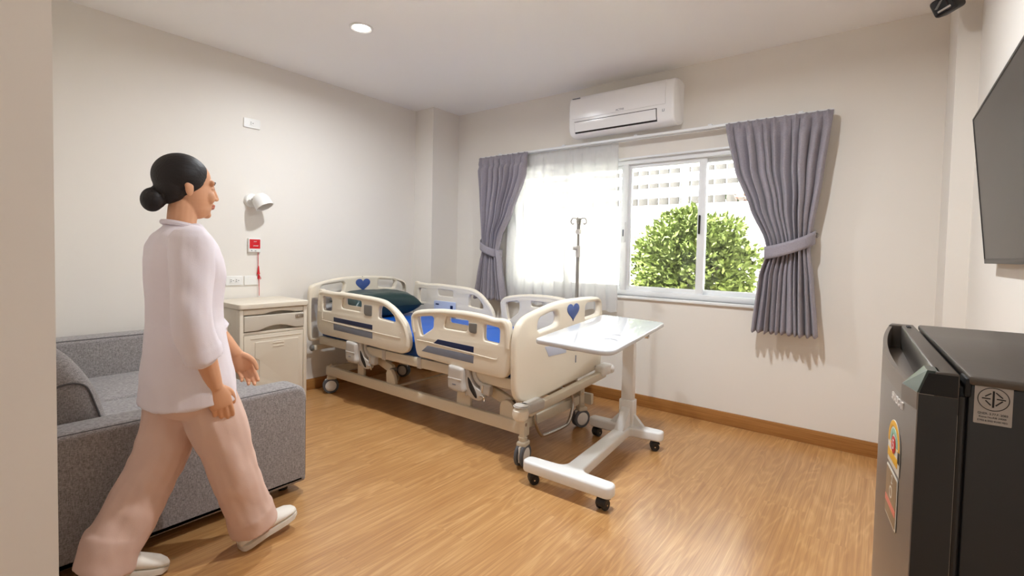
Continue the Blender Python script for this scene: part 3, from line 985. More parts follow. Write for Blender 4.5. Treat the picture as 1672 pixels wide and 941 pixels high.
# side-rail release mechanisms
def latch(x, z):
    h = MB()
    h.plate([(p[0], p[1]) for p in cr([(x, z + 0.07), (x + 0.02, z + 0.082), (x + 0.105, z + 0.078), (x + 0.125, z + 0.06), (x + 0.125, z - 0.01), (x + 0.135, z - 0.05), (x + 0.115, z - 0.074), (x + 0.02, z - 0.066), (x - 0.002, z - 0.04)], 4)], [], 0.075, 0.018, PY(-1.485), res=4)
    ho = h.build('latch_housing', cream_dark, bed, angle=50)
    MB().box((x + 0.006, -1.524, z + 0.004), (x + 0.120, -1.5205, z + 0.010), 0.001).build('housing_seam', white_plastic, ho)
    MB().box((x + 0.045, -1.5235, z - 0.032), (x + 0.075, -1.521, z - 0.025)).build('marking', grey_strip, ho)
    a = MB()
    a.plate([(p[0], p[1]) for p in cr([(x + 0.10, z + 0.08), (x + 0.145, z + 0.085), (x + 0.16, z + 0.03), (x + 0.20, z - 0.02), (x + 0.255, z - 0.045), (x + 0.26, z - 0.09), (x + 0.215, z - 0.105), (x + 0.15, z - 0.09), (x + 0.11, z - 0.05)], 4)], [], 0.04, 0.008, PY(-1.47))
    ao = a.build('latch_arm', cream_dark, bed, angle=50)
    MB().plate([(p[0], p[1]) for p in cr([(x + 0.145, z + 0.02), (x + 0.16, z + 0.015), (x + 0.205, z - 0.045), (x + 0.222, z - 0.082), (x + 0.205, z - 0.088), (x + 0.16, z - 0.04)], 4)], [], 0.004, 0.001, PY(-1.4905)).build('arm_slot', dark_gap, ao)
    g = MB()
    g.tube(cr([(x + 0.175, -1.46, z + 0.09), (x + 0.18, -1.465, z + 0.04), (x + 0.215, -1.468, z + 0.0), (x + 0.27, -1.465, z - 0.02)], 5, False), 0.014, 10)
    g.build('rail_post', cream_dark, bed)
    g = MB()
    g.tube(cr([(x - 0.02, -1.455, z + 0.09), (x - 0.022, -1.46, z + 0.055), (x - 0.012, -1.462, z + 0.03)], 4, False), 0.014, 10)
    g.build('rail_post', cream_dark, bed)
    k = MB()
    k.box((x + 0.235, -1.485, z - 0.065), (x + 0.31, -1.44, z + 0.0), 0.012, 3)
    ko = k.build('latch_block', cream_dark, bed)
    MB().cyl((x + 0.262, -1.488, z - 0.05), (x + 0.262, -1.488, z - 0.005), 0.006, seg=10).build('pin', chrome, ko)
    MB().tube(cr([(x + 0.235, -1.485, z - 0.085), (x + 0.25, -1.495, z - 0.07), (x + 0.275, -1.49, z - 0.075), (x + 0.27, -1.48, z - 0.10)], 4, False), 0.004, 8).build('release_wire', chrome, ko)
    MB().cyl((x + 0.12, -1.47, z - 0.095), (x + 0.12, -1.47, z - 0.06), 0.011, seg=12).build('latch_knob', cream_dark, bed)
latch(0.585, 0.412)
latch(1.685, 0.405)

# casters
def caster(x, y, rz, label=None):
    """world position of the wheel; post up to the frame"""
    c = MB()
    T = Matrix.Translation((x, y, 0)) @ Matrix.Rotation(rz, 4, 'Z')
    c.box((-0.018, -0.016, 0.155), (0.018, 0.016, 0.285 if x > 1 else 0.20), 0.004, M=T)
    c.cyl((0, 0, 0.135), (0, 0, 0.165), 0.022, 0.026, seg=20, M=T)
    c.box((-0.03, -0.028, 0.112), (0.04, 0.028, 0.142), 0.01, 3, M=T)
    co = c.build('caster', cream_metal, bed)
    for s in (-1, 1):
        W = T @ Matrix.Translation((0, s * 0.017, 0.063)) @ Matrix.Rotation(R(90), 4, 'X')
        wo = MB().lathe([(0.044, -0.0095), (0.058, -0.0095), (0.063, -0.005), (0.063, 0.005), (0.058, 0.0095), (0.044, 0.0095)], 32, W).build('wheel_tyre', grey_rubber, co)
        MB().lathe([(0, -0.013), (0.02, -0.013), (0.04, -0.010), (0.046, -0.006), (0.046, 0.006), (0.04, 0.010), (0.02, 0.013), (0, 0.013)], 28, W).build('wheel_cover', white_plastic, co)
    MB().box((-0.045, -0.006, 0.03), (0.045, 0.006, 0.118), 0.004, M=T).build('wheel_fork', white_plastic, co)
    MB().cyl((0, -0.019, 0.235), (0, -0.0165, 0.235), 0.01, seg=14, M=T).build('bolt', steel, co)
    return co
caster(0.215, -1.412, R(62))
caster(2.245, -1.478, R(100))
caster(2.185, -0.725, R(65))
caster(0.24, -0.67, R(20))
MB().tube(cr([(2.20, -1.31, 0.30), (2.20, -1.302, 0.23), (2.205, -1.29, 0.17), (2.21, -1.25, 0.105), (2.21, -1.20, 0.086), (2.21, -0.98, 0.078), (2.21, -0.92, 0.10), (2.205, -0.872, 0.17), (2.20, -0.865, 0.22), (2.20, -0.90, 0.30)], 5, False), 0.011, 12).build('foot_pedal', steel, bed)

# mattress and pillow
mx0, mx1, my0, my1, mz0, mz1 = 0.135, 2.155, -1.443, -0.617, 0.469, 0.615
mt = MB()
t = bmesh.new()
bmesh.ops.create_grid(t, x_segments=140, y_segments=64, size=1)
for v in t.verts:
    u, w = v.co.x, v.co.y
    x = mx0 + (u + 1) / 2 * (mx1 - mx0)
    y = my0 + (w + 1) / 2 * (my1 - my0)
    ed = min(min(x - mx0, mx1 - x), min(y - my0, my1 - y))
    e = max(0.0, min(1.0, ed / 0.055))
    z = 0.566 + 0.049 * math.sqrt(1 - (1 - e) ** 2) + (0.003 * noise.noise(Vector((x * 4, y * 5, 0))) + 0.006 * math.exp(-((x - 1.42 - 0.25 * (y + 1)) * 40) ** 2) + 0.005 * math.exp(-((x - 1.85 + 0.2 * (y + 1)) * 45) ** 2)) * e
    v.co = (x, y, z)
mt._merge(t)
mo = thing('mattress', 'bright blue waterproof mattress lying on the hospital bed', 'mattress', (1.15, -1.03, mz0))
mt.build('top_cover', matt_top, mo, angle=80)
sd = MB()
sd.box((mx0 + 0.001, my0 + 0.001, mz0), (mx1 - 0.001, my1 - 0.001, 0.569), 0.003, 2)
sd.build('side_cover', matt_side, mo)

pl = MB()
t = bmesh.new()
NU, NV = 30, 22
P = {}
for side in (1, -1):
    for i in range(NU + 1):
        for j in range(NV + 1):
            u, w = 2 * i / NU - 1, 2 * j / NV - 1
            edge = (i in (0, NU)) or (j in (0, NV))
            if side == -1 and edge:
                P[(side, i, j)] = P[(1, i, j)]
                continue
            pin = 1 - 0.10 * (1 - abs(u) ** 3) * abs(w) ** 6
            pin2 = 1 - 0.10 * (1 - abs(w) ** 3) * abs(u) ** 6
            th = ((1 - u ** 4) * (1 - w ** 4)) ** 0.55 if not edge else 0
            wr = 0.007 * noise.noise(Vector((u * 4, w * 4, 3.0))) * th + 0.006 * math.sin(6 * u + 3 * w) * th * abs(u * w)
            z = side * (0.108 if side > 0 else 0.104) * th + (wr if side > 0 else wr * 0.4)
            P[(side, i, j)] = t.verts.new((u * 0.19 * pin2, w * 0.345 * pin, z))
for side in (1, -1):
    for i in range(NU):
        for j in range(NV):
            q = [P[(side, i, j)], P[(side, i + 1, j)], P[(side, i + 1, j + 1)], P[(side, i, j + 1)]]
            t.faces.new(q if side == 1 else q[::-1])
PM = Matrix.Translation((0.325, -1.03, 0.732)) @ Matrix.Rotation(R(5), 4, 'Y') @ Matrix.Rotation(R(-4), 4, 'Z')
pl._merge(t, PM)
po = thing('pillow', 'plump dark green pillow lying at the headboard end of the blue mattress', 'pillow', (0.325, -1.03, 0.62))
pl.build('pillow_case', pillow_m, po, angle=70)
def pinched(u, w):
    return PM @ Vector((u * 0.191 * (1 - 0.10 * (1 - abs(w) ** 3) * abs(u) ** 6), w * 0.346 * (1 - 0.10 * (1 - abs(u) ** 3) * abs(w) ** 6), 0))
seam = [pinched(-1 + 2 * k / 24, -1) for k in range(24)] + [pinched(1, -1 + 2 * k / 24) for k in range(24)] + [pinched(1 - 2 * k / 24, 1) for k in range(24)] + [pinched(-1, 1 - 2 * k / 24) for k in range(24)]
MB().tube(seam, 0.0035, 6, cyc=True).build('seam_piping', pillow_m, po)

# drip stand in the socket behind the far rail
iv = thing('drip_stand', 'slim steel drip stand with curled hooks rising behind the footboard of the bed', 'drip stand', (2.02, -0.535, 0.40))
MB().tube([(2.02, -0.535, 0.40), (2.02, -0.535, 1.24)], 0.0125, 16).build('lower_pole', stand_steel, iv)
MB().tube([(2.02, -0.535, 1.24), (2.02, -0.535, 1.41)], 0.009, 12).build('upper_pole', stand_steel, iv)
MB().cyl((2.02, -0.535, 1.17), (2.02, -0.535, 1.255), 0.018, seg=18, bev=0.003).cyl((2.02, -0.555, 1.235), (2.0, -0.575, 1.235), 0.014, seg=14).build('clamp_collar', cream_dark, iv)
MB().cyl((2.02, -0.535, 1.34), (2.02, -0.535, 1.375), 0.02, seg=6, bev=0.002).cyl((2.02, -0.535, 1.352), (2.035, -0.575, 1.352), 0.016, seg=12).build('hook_collar', cream_dark, iv)
for k in range(4):
    an = k * PI / 2 + 0.3
    dx, dy = math.cos(an), math.sin(an)
    MB().tube(cr([(2.02 + dx * 0.008, -0.535 + dy * 0.008, 1.37), (2.02 + dx * 0.009, -0.535 + dy * 0.009, 1.43), (2.02 + dx * 0.02, -0.535 + dy * 0.02, 1.452), (2.02 + dx * 0.045, -0.535 + dy * 0.045, 1.455), (2.02 + dx * 0.058, -0.535 + dy * 0.058, 1.43), (2.02 + dx * 0.045, -0.535 + dy * 0.045, 1.412), (2.02 + dx * 0.034, -0.535 + dy * 0.034, 1.42)], 5, False), 0.0045, 8).build('hook', stand_steel, iv)
MB().box((1.995, -0.56, 0.395), (2.045, -0.51, 0.43), 0.006).build('socket', cream_metal, iv)

# ------------------------------------------------------------------ overbed table
tb = thing('overbed_table', 'white overbed table on four black casters at the foot of the bed', 'table', (2.58, -1.17, 0))
tl = Vector((-math.sin(0.0885) * math.cos(0.0416), math.cos(0.0885) * math.cos(0.0416), math.sin(0.0416)))
tw = Vector((math.cos(0.0885) * math.cos(0.0402), math.sin(0.0885) * math.cos(0.0402), -math.sin(0.0402)))
TF = frame3((2.5792, -1.1647, 0.7688 - 0.0125), tw, tl)
LL, WW = 0.918, 0.412
to = MB().plate(rounded([(-WW / 2, -LL / 2), (WW / 2, -LL / 2), (WW / 2, LL / 2), (-WW / 2, LL / 2)], (0.045, 0.085, 0.045, 0.045), 8), [], 0.025, 0.007, TF, res=3).build('tabletop', table_gloss, tb)
g = MB()
for cx, cy, rad in ((0.115, -0.235, 0.036), (0.105, -0.115, 0.03)):
    g.tube([TF @ Vector((cx + rad * math.cos(a), cy + rad * math.sin(a), 0.0123)) for a in [R(20) + k * R(140) / 14 for k in range(15)]], 0.0016, 6)
g.build('cup_ring', grey_strip, to)
MB().sphere((0, 0, 0), (0.13, 0.15, 0.018), 28, TF @ Matrix.Translation((-0.02, -0.30, -0.0125))).build('under_tray', grey_strip, tb)
MB().box((0.155, 0.12, -0.03), (0.205, 0.145, -0.0125), 0.004, M=TF).build('height_lever', steel, tb)
MB().box((0.02, -0.42, -0.022), (0.06, -0.40, -0.0125), 0.003, M=TF).build('tray_catch', steel, tb)
BZ = Matrix.Translation((2.555, -0.785, 0)) @ Matrix.Rotation(0.075, 4, 'Z')
MB().box((-0.037, -0.027, 0.26), (0.037, 0.027, 0.757), 0.006, M=BZ).build('column', white_metal, tb)
sl = MB()
sl.box((-0.046, -0.036, 0.11), (0.046, 0.036, 0.285), 0.006, M=BZ)
gm = frame3((0, 0, 0), (1, 0, 0), (0, 0, 1))
sl.plate([(0.04, 0.118), (0.118, 0.118), (0.042, 0.20)], [], 0.03, 0.004, BZ @ gm)
sl.plate([(-0.04, 0.118), (-0.118, 0.118), (-0.042, 0.20)], [], 0.03, 0.004, BZ @ gm)
sl.plate([(-0.03, 0.118), (-0.16, 0.118), (-0.036, 0.24)], [], 0.06, 0.006, BZ @ frame3((0, 0, 0), (0, 1, 0), (0, 0, 1)))
sl.build('column_sleeve', white_metal, tb)
MB().box((-0.06, -0.05, 0.742), (0.06, 0.05, 0.757), 0.004, M=BZ).build('mounting_plate', white_metal, tb)
bs = MB()
NB = Matrix.Translation((2.612, -1.605, 0)) @ Matrix.Rotation(0.02, 4, 'Z')
base_o = [(2.365, -1.655), (2.86, -1.645), (2.86, -1.565), (2.665, -1.560), (2.598, -0.84), (2.785, -0.815), (2.785, -0.745), (2.305, -0.765), (2.305, -0.838), (2.520, -0.842), (2.570, -1.560), (2.365, -1.575)]
bs.plate(rounded(base_o, (0.035, 0.035, 0.035, 0.05, 0.03, 0.03, 0.03, 0.03, 0.03, 0.03, 0.05, 0.035), 6), [], 0.058, 0.012, Matrix.Translation((0, 0, 0.097)), res=3)
bs.build('base', white_metal, tb)
def small_caster(x, y, rz):
    T = Matrix.Translation((x, y, 0)) @ Matrix.Rotation(rz, 4, 'Z')
    c = MB()
    c.cyl((0.012, 0, 0.052), (0.012, 0, 0.072), 0.011, seg=14, M=T)
    c.plate([(p[0], p[1]) for p in cr([(-0.03, 0.028), (-0.022, 0.052), (0.0, 0.06), (0.022, 0.056), (0.026, 0.045), (0.012, 0.044), (-0.004, 0.042), (-0.018, 0.02)], 4)], [], 0.052, 0.006, T @ frame3((0, 0, 0), (1, 0, 0), (0, 0, 1)))
    co = c.build('caster', black_rubber, tb)
    for s in (-1, 1):
        W = T @ Matrix.Translation((-0.002, s * 0.015, 0.0265)) @ Matrix.Rotation(R(90), 4, 'X')
        MB().lathe([(0, -0.009), (0.012, -0.009), (0.024, -0.0085), (0.0265, -0.005), (0.0265, 0.005), (0.024, 0.0085), (0.012, 0.009), (0, 0.009)], 24, W).build('wheel', black_rubber, co)
    MB().cyl((-0.002, -0.026, 0.0265), (-0.002, 0.026, 0.0265), 0.004, seg=10, M=T).build('axle', steel, co)
small_caster(2.415, -1.607, R(50))
small_caster(2.808, -1.602, R(80))
small_caster(2.352, -0.795, R(75))
small_caster(2.735, -0.776, R(30))

# ------------------------------------------------------------------ bedside cabinet
ns = thing('bedside_cabinet', 'cream plastic bedside cabinet with a drawer between sofa and bed', 'cabinet', (0.23, -1.985, 0))
ny0, ny1, nx = -2.222, -1.752, 0.45
b = MB()
b.box((0.02, ny0, 0.06), (0.395, ny1, 0.772), 0.004)
b.box((0.39, ny0, 0.06), (0.447, ny0 + 0.026, 0.772), 0.005).box((0.39, ny1 - 0.026, 0.06), (0.447, ny1, 0.772), 0.005)
b.box((0.39, ny0 + 0.02, 0.598), (0.443, ny1 - 0.02, 0.616), 0.002).box((0.39, ny0 + 0.02, 0.06), (0.443, ny1 - 0.02, 0.10), 0.002)
b.build('carcass', ns_cream, ns)
pts = rounded([(0.018, ny0 - 0.012), (0.462, ny0 - 0.012), (0.462, ny1 + 0.012), (0.018, ny1 + 0.012)], (0.01, 0.03, 0.03, 0.01), 6)
MB().plate(pts, [], 0.036, 0.006, Matrix.Translation((0, 0, 0.792)), res=3).build('top_panel', ns_cream, ns)
e = MB()
for yy in (-2.07, -1.9):
    pass
e.box((0.12, ny0 - 0.003, 0.655), (0.30, ny0 + 0.001, 0.662), 0.001).box((0.12, ny0 - 0.003, 0.675), (0.16, ny0 + 0.001, 0.69), 0.001)
e.build('towel_rail', ns_cream, ns)
w0, w1 = ny0 + 0.028, ny1 - 0.028
def ay(t): return w0 + t * (w1 - w0)
# pull-out tray with an arched finger grip
tray = [(ay(0), 0.770), (ay(1), 0.770), (ay(1), 0.734), (ay(0.86), 0.734)] + [(ay(0.86 - 0.54 * k / 14), 0.734 + 0.016 * math.sin(PI * k / 14)) for k in range(1, 14)] + [(ay(0.32), 0.734), (ay(0), 0.734)]
MB().plate(tray, [], 0.018, 0.003, PX(0.434)).build('pull_out_tray', ns_cream, ns)
MB().box((0.392, w0, 0.728), (0.398, w1, 0.76)).build('tray_recess', ns_drawer, ns)
dr = [(ay(0), 0.726), (ay(1), 0.726), (ay(1), 0.622), (ay(0.85), 0.622)] + [(ay(0.85 - 0.62 * k / 16), 0.622 + 0.028 * math.sin(PI * k / 16)) for k in range(1, 16)] + [(ay(0.23), 0.622), (ay(0), 0.622)]
dro = MB().plate(dr, [], 0.026, 0.006, PX(0.438), res=3).build('drawer', ns_drawer, ns)
MB().box((0.392, w0, 0.616), (0.398, w1, 0.66)).build('grip_recess', cream_metal, dro)
MB().plate(rrect(0.062, 0.026, 0.006), [], 0.006, 0.002, frame3((0.452, ay(0.92), 0.702), (0, 1, 0), (0, 0, 1))).build('lock_plate', steel, dro)
lk = MB()
lk.cyl((0.453, ay(0.895), 0.702), (0.459, ay(0.895), 0.702), 0.007, seg=16)
lk.build('lock', chrome, dro)
door = MB()
dh = [(ay(0.155) + 0.052 * math.cos(a) * 0.85 - 0.03, 0.36 + 0.062 * math.sin(a)) for a in [R(-88) + R(176) * k / 16 for k in range(17)]]
door.plate([(ay(0), 0.595), (ay(0), 0.105), (ay(1), 0.105), (ay(1), 0.595)], [dh], 0.02, 0.004, PX(0.436), res=2)
doo = door.build('door', ns_cream, ns)
fr_o = rounded([(ay(0.13), 0.553), (ay(0.13), 0.42), (ay(0.2), 0.40), (ay(0.2), 0.31), (ay(0.13), 0.29), (ay(0.13), 0.14), (ay(0.93), 0.14), (ay(0.93), 0.553)], 0.01)
MB().plate(rounded([(ay(0.17), 0.545), (ay(0.17), 0.435), (ay(0.24), 0.42), (ay(0.24), 0.30), (ay(0.17), 0.285), (ay(0.17), 0.15), (ay(0.91), 0.15), (ay(0.91), 0.545)], 0.008), [], 0.006, 0.0028, PX(0.447)).build('raised_panel', ns_cream, doo)
MB().plate([(ay(0.10), 0.572), (ay(0.95), 0.572), (ay(0.95), 0.567), (ay(0.10), 0.567)], [], 0.004, 0.0015, PX(0.447)).build('door_ridge', ns_cream, doo)
MB().box((0.392, ay(0.06), 0.29), (0.398, ay(0.26), 0.43)).build('handle_recess', ns_drawer, doo)
MB().tube([(0.447, p[0], p[1]) for p in dh], 0.003, 6).build('handle_rim', ns_cream, doo)
MB().box((0.4485, ay(0.46), 0.523), (0.453, ay(0.65), 0.529), 0.001).box((0.4485, ay(0.46), 0.50), (0.453, ay(0.65), 0.506), 0.001).build('card_holder', ns_cream, doo)
for x in (0.06, 0.40):
    for y in (ny0 + 0.05, ny1 - 0.05):
        co = MB().cyl((x, y, 0.045), (x, y, 0.06), 0.014, seg=14).box((x - 0.018, y - 0.008, 0.028), (x + 0.018, y + 0.008, 0.048), 0.003).build('caster', white_plastic, ns)
        MB().cyl((x, y - 0.012, 0.024), (x, y + 0.012, 0.024), 0.024, seg=20, bev=0.003).build('wheel', grey_rubber, co)

# ------------------------------------------------------------------ things on the left wall
def socket(y, z, label, n=1, w=0.12):
    o = thing('wall_socket' if n else 'blank_wall_plate', label, 'socket' if n else 'wall plate', (0.0, y, z))
    MB().plate(rrect(w, 0.070, 0.006), [], 0.009, 0.003, frame3((0.0046, y, z), (0, 1, 0), (0, 0, 1))).build('face_plate', white_plastic, o)
    offs = {0: (), 1: (-0.002,), 2: (-0.017, 0.02)}[n]
    for k in offs:
        mo_ = MB().plate(rrect(0.034, 0.036, 0.004), [], 0.003, 0.001, frame3((0.0100, y + k, z), (0, 1, 0), (0, 0, 1))).build('socket_module', white_plastic, o)
        for i, (a, c) in enumerate(((-0.008, 0.007), (-0.008, -0.006), (0.007, 0.001))):
            MB().plate(rrect(0.0065, 0.0045, 0.001), [], 0.001, 0.0003, frame3((0.0117, y + k + a, z + c), (0, 1, 0), (0, 0, 1))).build('pin_slot', dark_gap, mo_)
    return o
socket(-1.951, 2.121, 'white wall socket high up on the left wall above the wall lamp', 1)
socket(-2.074, 0.941, 'white double wall socket just above the left end of the bedside cabinet', 2)
socket(-1.948, 0.940, 'blank white wall plate beside the double socket above the cabinet', 0, 0.115)

cb = thing('nurse_call_box', 'small white call box with a red label and red pull cord', 'call box', (0.0, -1.935, 1.207))
CF = frame3((0.011, -1.935, 1.207), (0, 1, 0), (0, 0, 1))
MB().plate(rrect(0.092, 0.106, 0.006), [], 0.022, 0.004, CF).build('box_body', white_plastic, cb)
rl = MB().plate(rrect(0.078, 0.070, 0.002), [], 0.002, 0.0005, CF @ Matrix.Translation((0.0, 0.010, 0.0112))).build('red_label', red_m, cb)
gl = MB()
rnd = random.Random(2)
for (x0, n, yy, hh) in ((-0.008, 4, 0.028, 0.007), (-0.012, 7, -0.004, 0.009)):
    for k in range(n):
        xx = x0 + k * 0.0052
        gl.box((xx, yy - hh / 2 * rnd.uniform(0.6, 1), 0.0120), (xx + 0.0028, yy + hh / 2 * rnd.uniform(0.6, 1), 0.0128), M=CF)
        gl.box((xx, yy + hh / 2 * rnd.uniform(0.2, 0.5), 0.0120), (xx + 0.0048, yy + hh / 2 * rnd.uniform(0.6, 0.9), 0.0128), M=CF)
tag(gl.build('label_writing', seed_white, rl), kind='stuff')
ind = MB()
ind.cyl((-0.024, -0.040, 0.0108), (-0.024, -0.040, 0.0128), 0.004, seg=14, M=CF)
ind.build('indicator', grey_strip, cb)
MB().plate(rrect(0.012, 0.005, 0.001), [], 0.001, 0.0003, CF @ Matrix.Translation((0.004, -0.042, 0.0114))).build('maker_mark', grey_strip, cb)
MB().tube(cr([(0.012, -1.908, 1.158), (0.013, -1.907, 1.10), (0.011, -1.906, 1.03), (0.013, -1.905, 0.985), (0.018, -1.903, 0.94), (0.02, -1.903, 0.90), (0.02, -1.902, 0.822)], 6, False), 0.0022, 8).build('pull_cord', red_cord, cb)
tg = MB()
tg.lathe([(0.0, 0.045), (0.004, 0.043), (0.006, 0.02), (0.008, 0.0), (0.012, -0.018), (0.0, -0.02)], 14, Matrix.Translation((0.014, -1.905, 1.005)))
for k in range(5):
    tg.tube([(0.014, -1.905, 0.99), (0.016 + 0.003 * (k % 3), -1.905 + 0.006 * (k - 1), 0.95 - 0.006 * (k % 2))], 0.0022, 6)
tg.build('cord_tassel', red_cord, cb)

lp = thing('wall_lamp', 'white swivel dome reading lamp on the left wall above the call box', 'wall lamp', (0.0, -1.955, 1.545))
LB = frame3((0, -1.955, 1.545), (0, 1, 0), (0, 0, 1))
MB().lathe([(0, 0.032), (0.03, 0.032), (0.046, 0.026), (0.052, 0.014), (0.053, 0.0), (0, 0.0)], 36, LB).build('wall_base', white_plastic, lp)
jm = MB()
jm.tube([(0.03, -1.955, 1.545), (0.06, -1.95, 1.552), (0.085, -1.94, 1.556)], 0.014, 14)
jm.sphere((0.06, -1.948, 1.556), 0.021, 18)
jo = jm.build('swivel_joint', white_plastic, lp)
MB().cyl((0.035, -1.985, 1.54), (0.05, -1.985, 1.54), 0.006, seg=12).cyl((0.055, -1.965, 1.548), (0.062, -1.972, 1.548), 0.009, seg=12).build('joint_screw', steel, jo)
axd = Vector((0.42, 0.30, -0.86)).normalized()
xd = axd.cross(Vector((0, 0, 1))).normalized()
yd = axd.cross(xd)
SD = Matrix.Translation((0.095, -1.925, 1.545)) @ Matrix((xd, yd, axd)).transposed().to_4x4()
MB().lathe([(0, -0.052), (0.02, -0.05), (0.04, -0.04), (0.054, -0.02), (0.061, 0.005), (0.063, 0.035), (0.064, 0.060), (0.060, 0.060), (0.058, 0.035), (0.055, 0.005), (0.048, -0.016), (0.03, -0.036), (0, -0.044)], 40, SD).build('lamp_shade', white_plastic, lp, angle=60)
MB().lathe([(0, 0.022), (0.02, 0.02), (0.03, 0.008), (0.026, -0.01), (0.013, -0.03), (0, -0.03)], 24, SD).build('bulb', mat('frosted_bulb', rgb(220, 216, 208), 0.3), lp)

# ------------------------------------------------------------------ sofa
so = thing('sofa', 'grey woven fabric two-seat sofa with piped cushions at the left', 'sofa', (0.83, -2.88, 0))
def soft_box(lo, hi, bev, seg=5):
    return MB().box(lo, hi, bev, seg)
def rail_pts(rect, r):
    return rounded(rect, r, 6)
# near arm: rounded outer silhouette in the y-z plane
AX0, AX1 = 1.44, 1.60
arm_o = rounded([(-3.385, 0.045), (-2.388, 0.045), (-2.388, 0.530), (-3.385, 0.530)], (0.01, 0.02, 0.07, 0.03), 7)
na = MB().plate(arm_o, [], AX1 - AX0, 0.028, PX((AX0 + AX1) / 2), res=4).build('armrest', sofa_m, so, angle=60)
pp = [(AX1 - 0.012, p[0], p[1]) for p in rounded([(-3.375, 0.06), (-2.396, 0.06), (-2.396, 0.522), (-3.375, 0.522)], (0.01, 0.02, 0.068, 0.03), 7)]
MB().tube([Vector(p) for p in pp], 0.0032, 6, cyc=True).build('piping', piping_m, na)
FZ = 0.655
fa_o = rounded([(-3.385, 0.045), (-2.42, 0.045), (-2.42, FZ), (-3.385, FZ)], (0.01, 0.02, 0.07, 0.03), 7)
fa = MB().plate(fa_o, [], 0.18, 0.03, PX(0.17), res=4).build('armrest', sofa_m, so, angle=60)
pp = [(0.25, p[0], p[1]) for p in rounded([(-3.375, 0.06), (-2.43, 0.06), (-2.43, FZ - 0.008), (-3.375, FZ - 0.008)], (0.01, 0.02, 0.068, 0.03), 7)]
MB().tube([Vector(p) for p in pp], 0.0032, 6, cyc=True).build('piping', piping_m, fa)
MB().box((0.26, -3.38, 0.045), (1.44, -2.43, 0.30), 0.02, 3).build('seat_base', sofa_m, so, angle=60)
MB().box((0.262, -3.20, 0.295), (0.849, -2.40, 0.435), 0.035, 5).build('seat_cushion', sofa_m, so, angle=60)
MB().box((0.853, -3.20, 0.295), (1.438, -2.40, 0.435), 0.035, 5).build('seat_cushion', sofa_m, so, angle=60)
MB().box((0.26, -3.395, 0.30), (1.44, -3.305, 0.72), 0.04, 4).build('back_frame', sofa_m, so, angle=60)
def back_cushion(x0, x1):
    full = cr([(-3.300, 0.44), (-3.308, 0.62), (-3.290, 0.765), (-3.245, 0.782), (-3.195, 0.720), (-3.150, 0.634), (-3.123, 0.55), (-3.108, 0.48), (-3.105, 0.44)], 5, False)
    inset = cr([(-3.285, 0.45), (-3.292, 0.58), (-3.283, 0.645), (-3.252, 0.666), (-3.212, 0.666), (-3.180, 0.643), (-3.157, 0.572), (-3.141, 0.510), (-3.138, 0.45)], 5, False)
    c = MB()
    rings = []
    for x, t_ in ((x0, 0.0), (x0 + 0.008, 0.25), (x0 + 0.03, 0.70), (x0 + 0.07, 1.0), (x1 - 0.07, 1.0), (x1 - 0.03, 0.70), (x1 - 0.008, 0.25), (x1, 0.0)):
        rings.append([Vector((x, i.x + (f_.x - i.x) * t_, i.y + (f_.y - i.y) * t_)) for f_, i in zip(full, inset)])
    c.loft(rings)
    co = c.build('back_cushion', sofa_m, so, angle=60)
    MB().tube([Vector((x1 + 0.001, p.x, p.y)) for p in inset], 0.0034, 6).build('piping', piping_m, co)
back_cushion(0.262, 0.846)
back_cushion(0.85, 1.435)
for x in (0.16, 1.50):
    for y in (-3.32, -2.46):
        MB().cyl((x, y, 0), (x, y, 0.05), 0.022, seg=18, bev=0.003).build('leg', black_rubber, so)

# ------------------------------------------------------------------ air conditioner
ac = thing('air_conditioner', 'white split air conditioner mounted on the wall above the window', 'air conditioner', (2.14, 0, 2.16))
AL, AR = 1.712, 2.578
prof = cr([(0.0, 2.47), (-0.05, 2.482), (-0.14, 2.478), (-0.185, 2.462), (-0.203, 2.43), (-0.208, 2.36), (-0.207, 2.28), (-0.204, 2.225), (-0.192, 2.180), (-0.168, 2.158), (-0.12, 2.150), (-0.05, 2.158), (0.0, 2.19)], 5, False)
body = MB()
rings = []
def ac_ring(x, s):
    cx_, cz_ = -0.1, 2.32
    return [Vector((x, -0.0005 if p.x > -0.001 else (p.x + 0.0) * (1 - s * 0.35), cz_ + (p.y - cz_) * (1 - s * 0.30))) for p in prof]
n = len(prof)
for x, s in ((AL, 0.12), (AL + 0.004, 0.05), (AL + 0.012, 0.01), (AL + 0.02, 0), (AR - 0.02, 0), (AR - 0.012, 0.01), (AR - 0.004, 0.05), (AR, 0.12)):
    rings.append(ac_ring(x, s))
body.loft(rings)
body.build('casing', white_gloss, ac, angle=40)
pnl = MB()
pr2 = [Vector((0, p.x, p.y)) for p in cr([(-0.188, 2.462), (-0.206, 2.43), (-0.2105, 2.36), (-0.2085, 2.285)], 5, False)]
rg_ = []
for x in (AL + 0.03, AR - 0.062):
    rg_.append([Vector((x, p.y - 0.004, p.z)) for p in pr2] + [Vector((x, p.y + 0.004, p.z)) for p in pr2[::-1]])
pnl.loft(rg_)
pnl.build('front_panel', white_gloss, ac, angle=40)
def ac_face(u):      # point on the lower curved front
    P_ = cr([(-0.2075, 2.27), (-0.204, 2.225), (-0.192, 2.180), (-0.168, 2.158)], 10, False)
    return P_[int(u * (len(P_) - 1))]
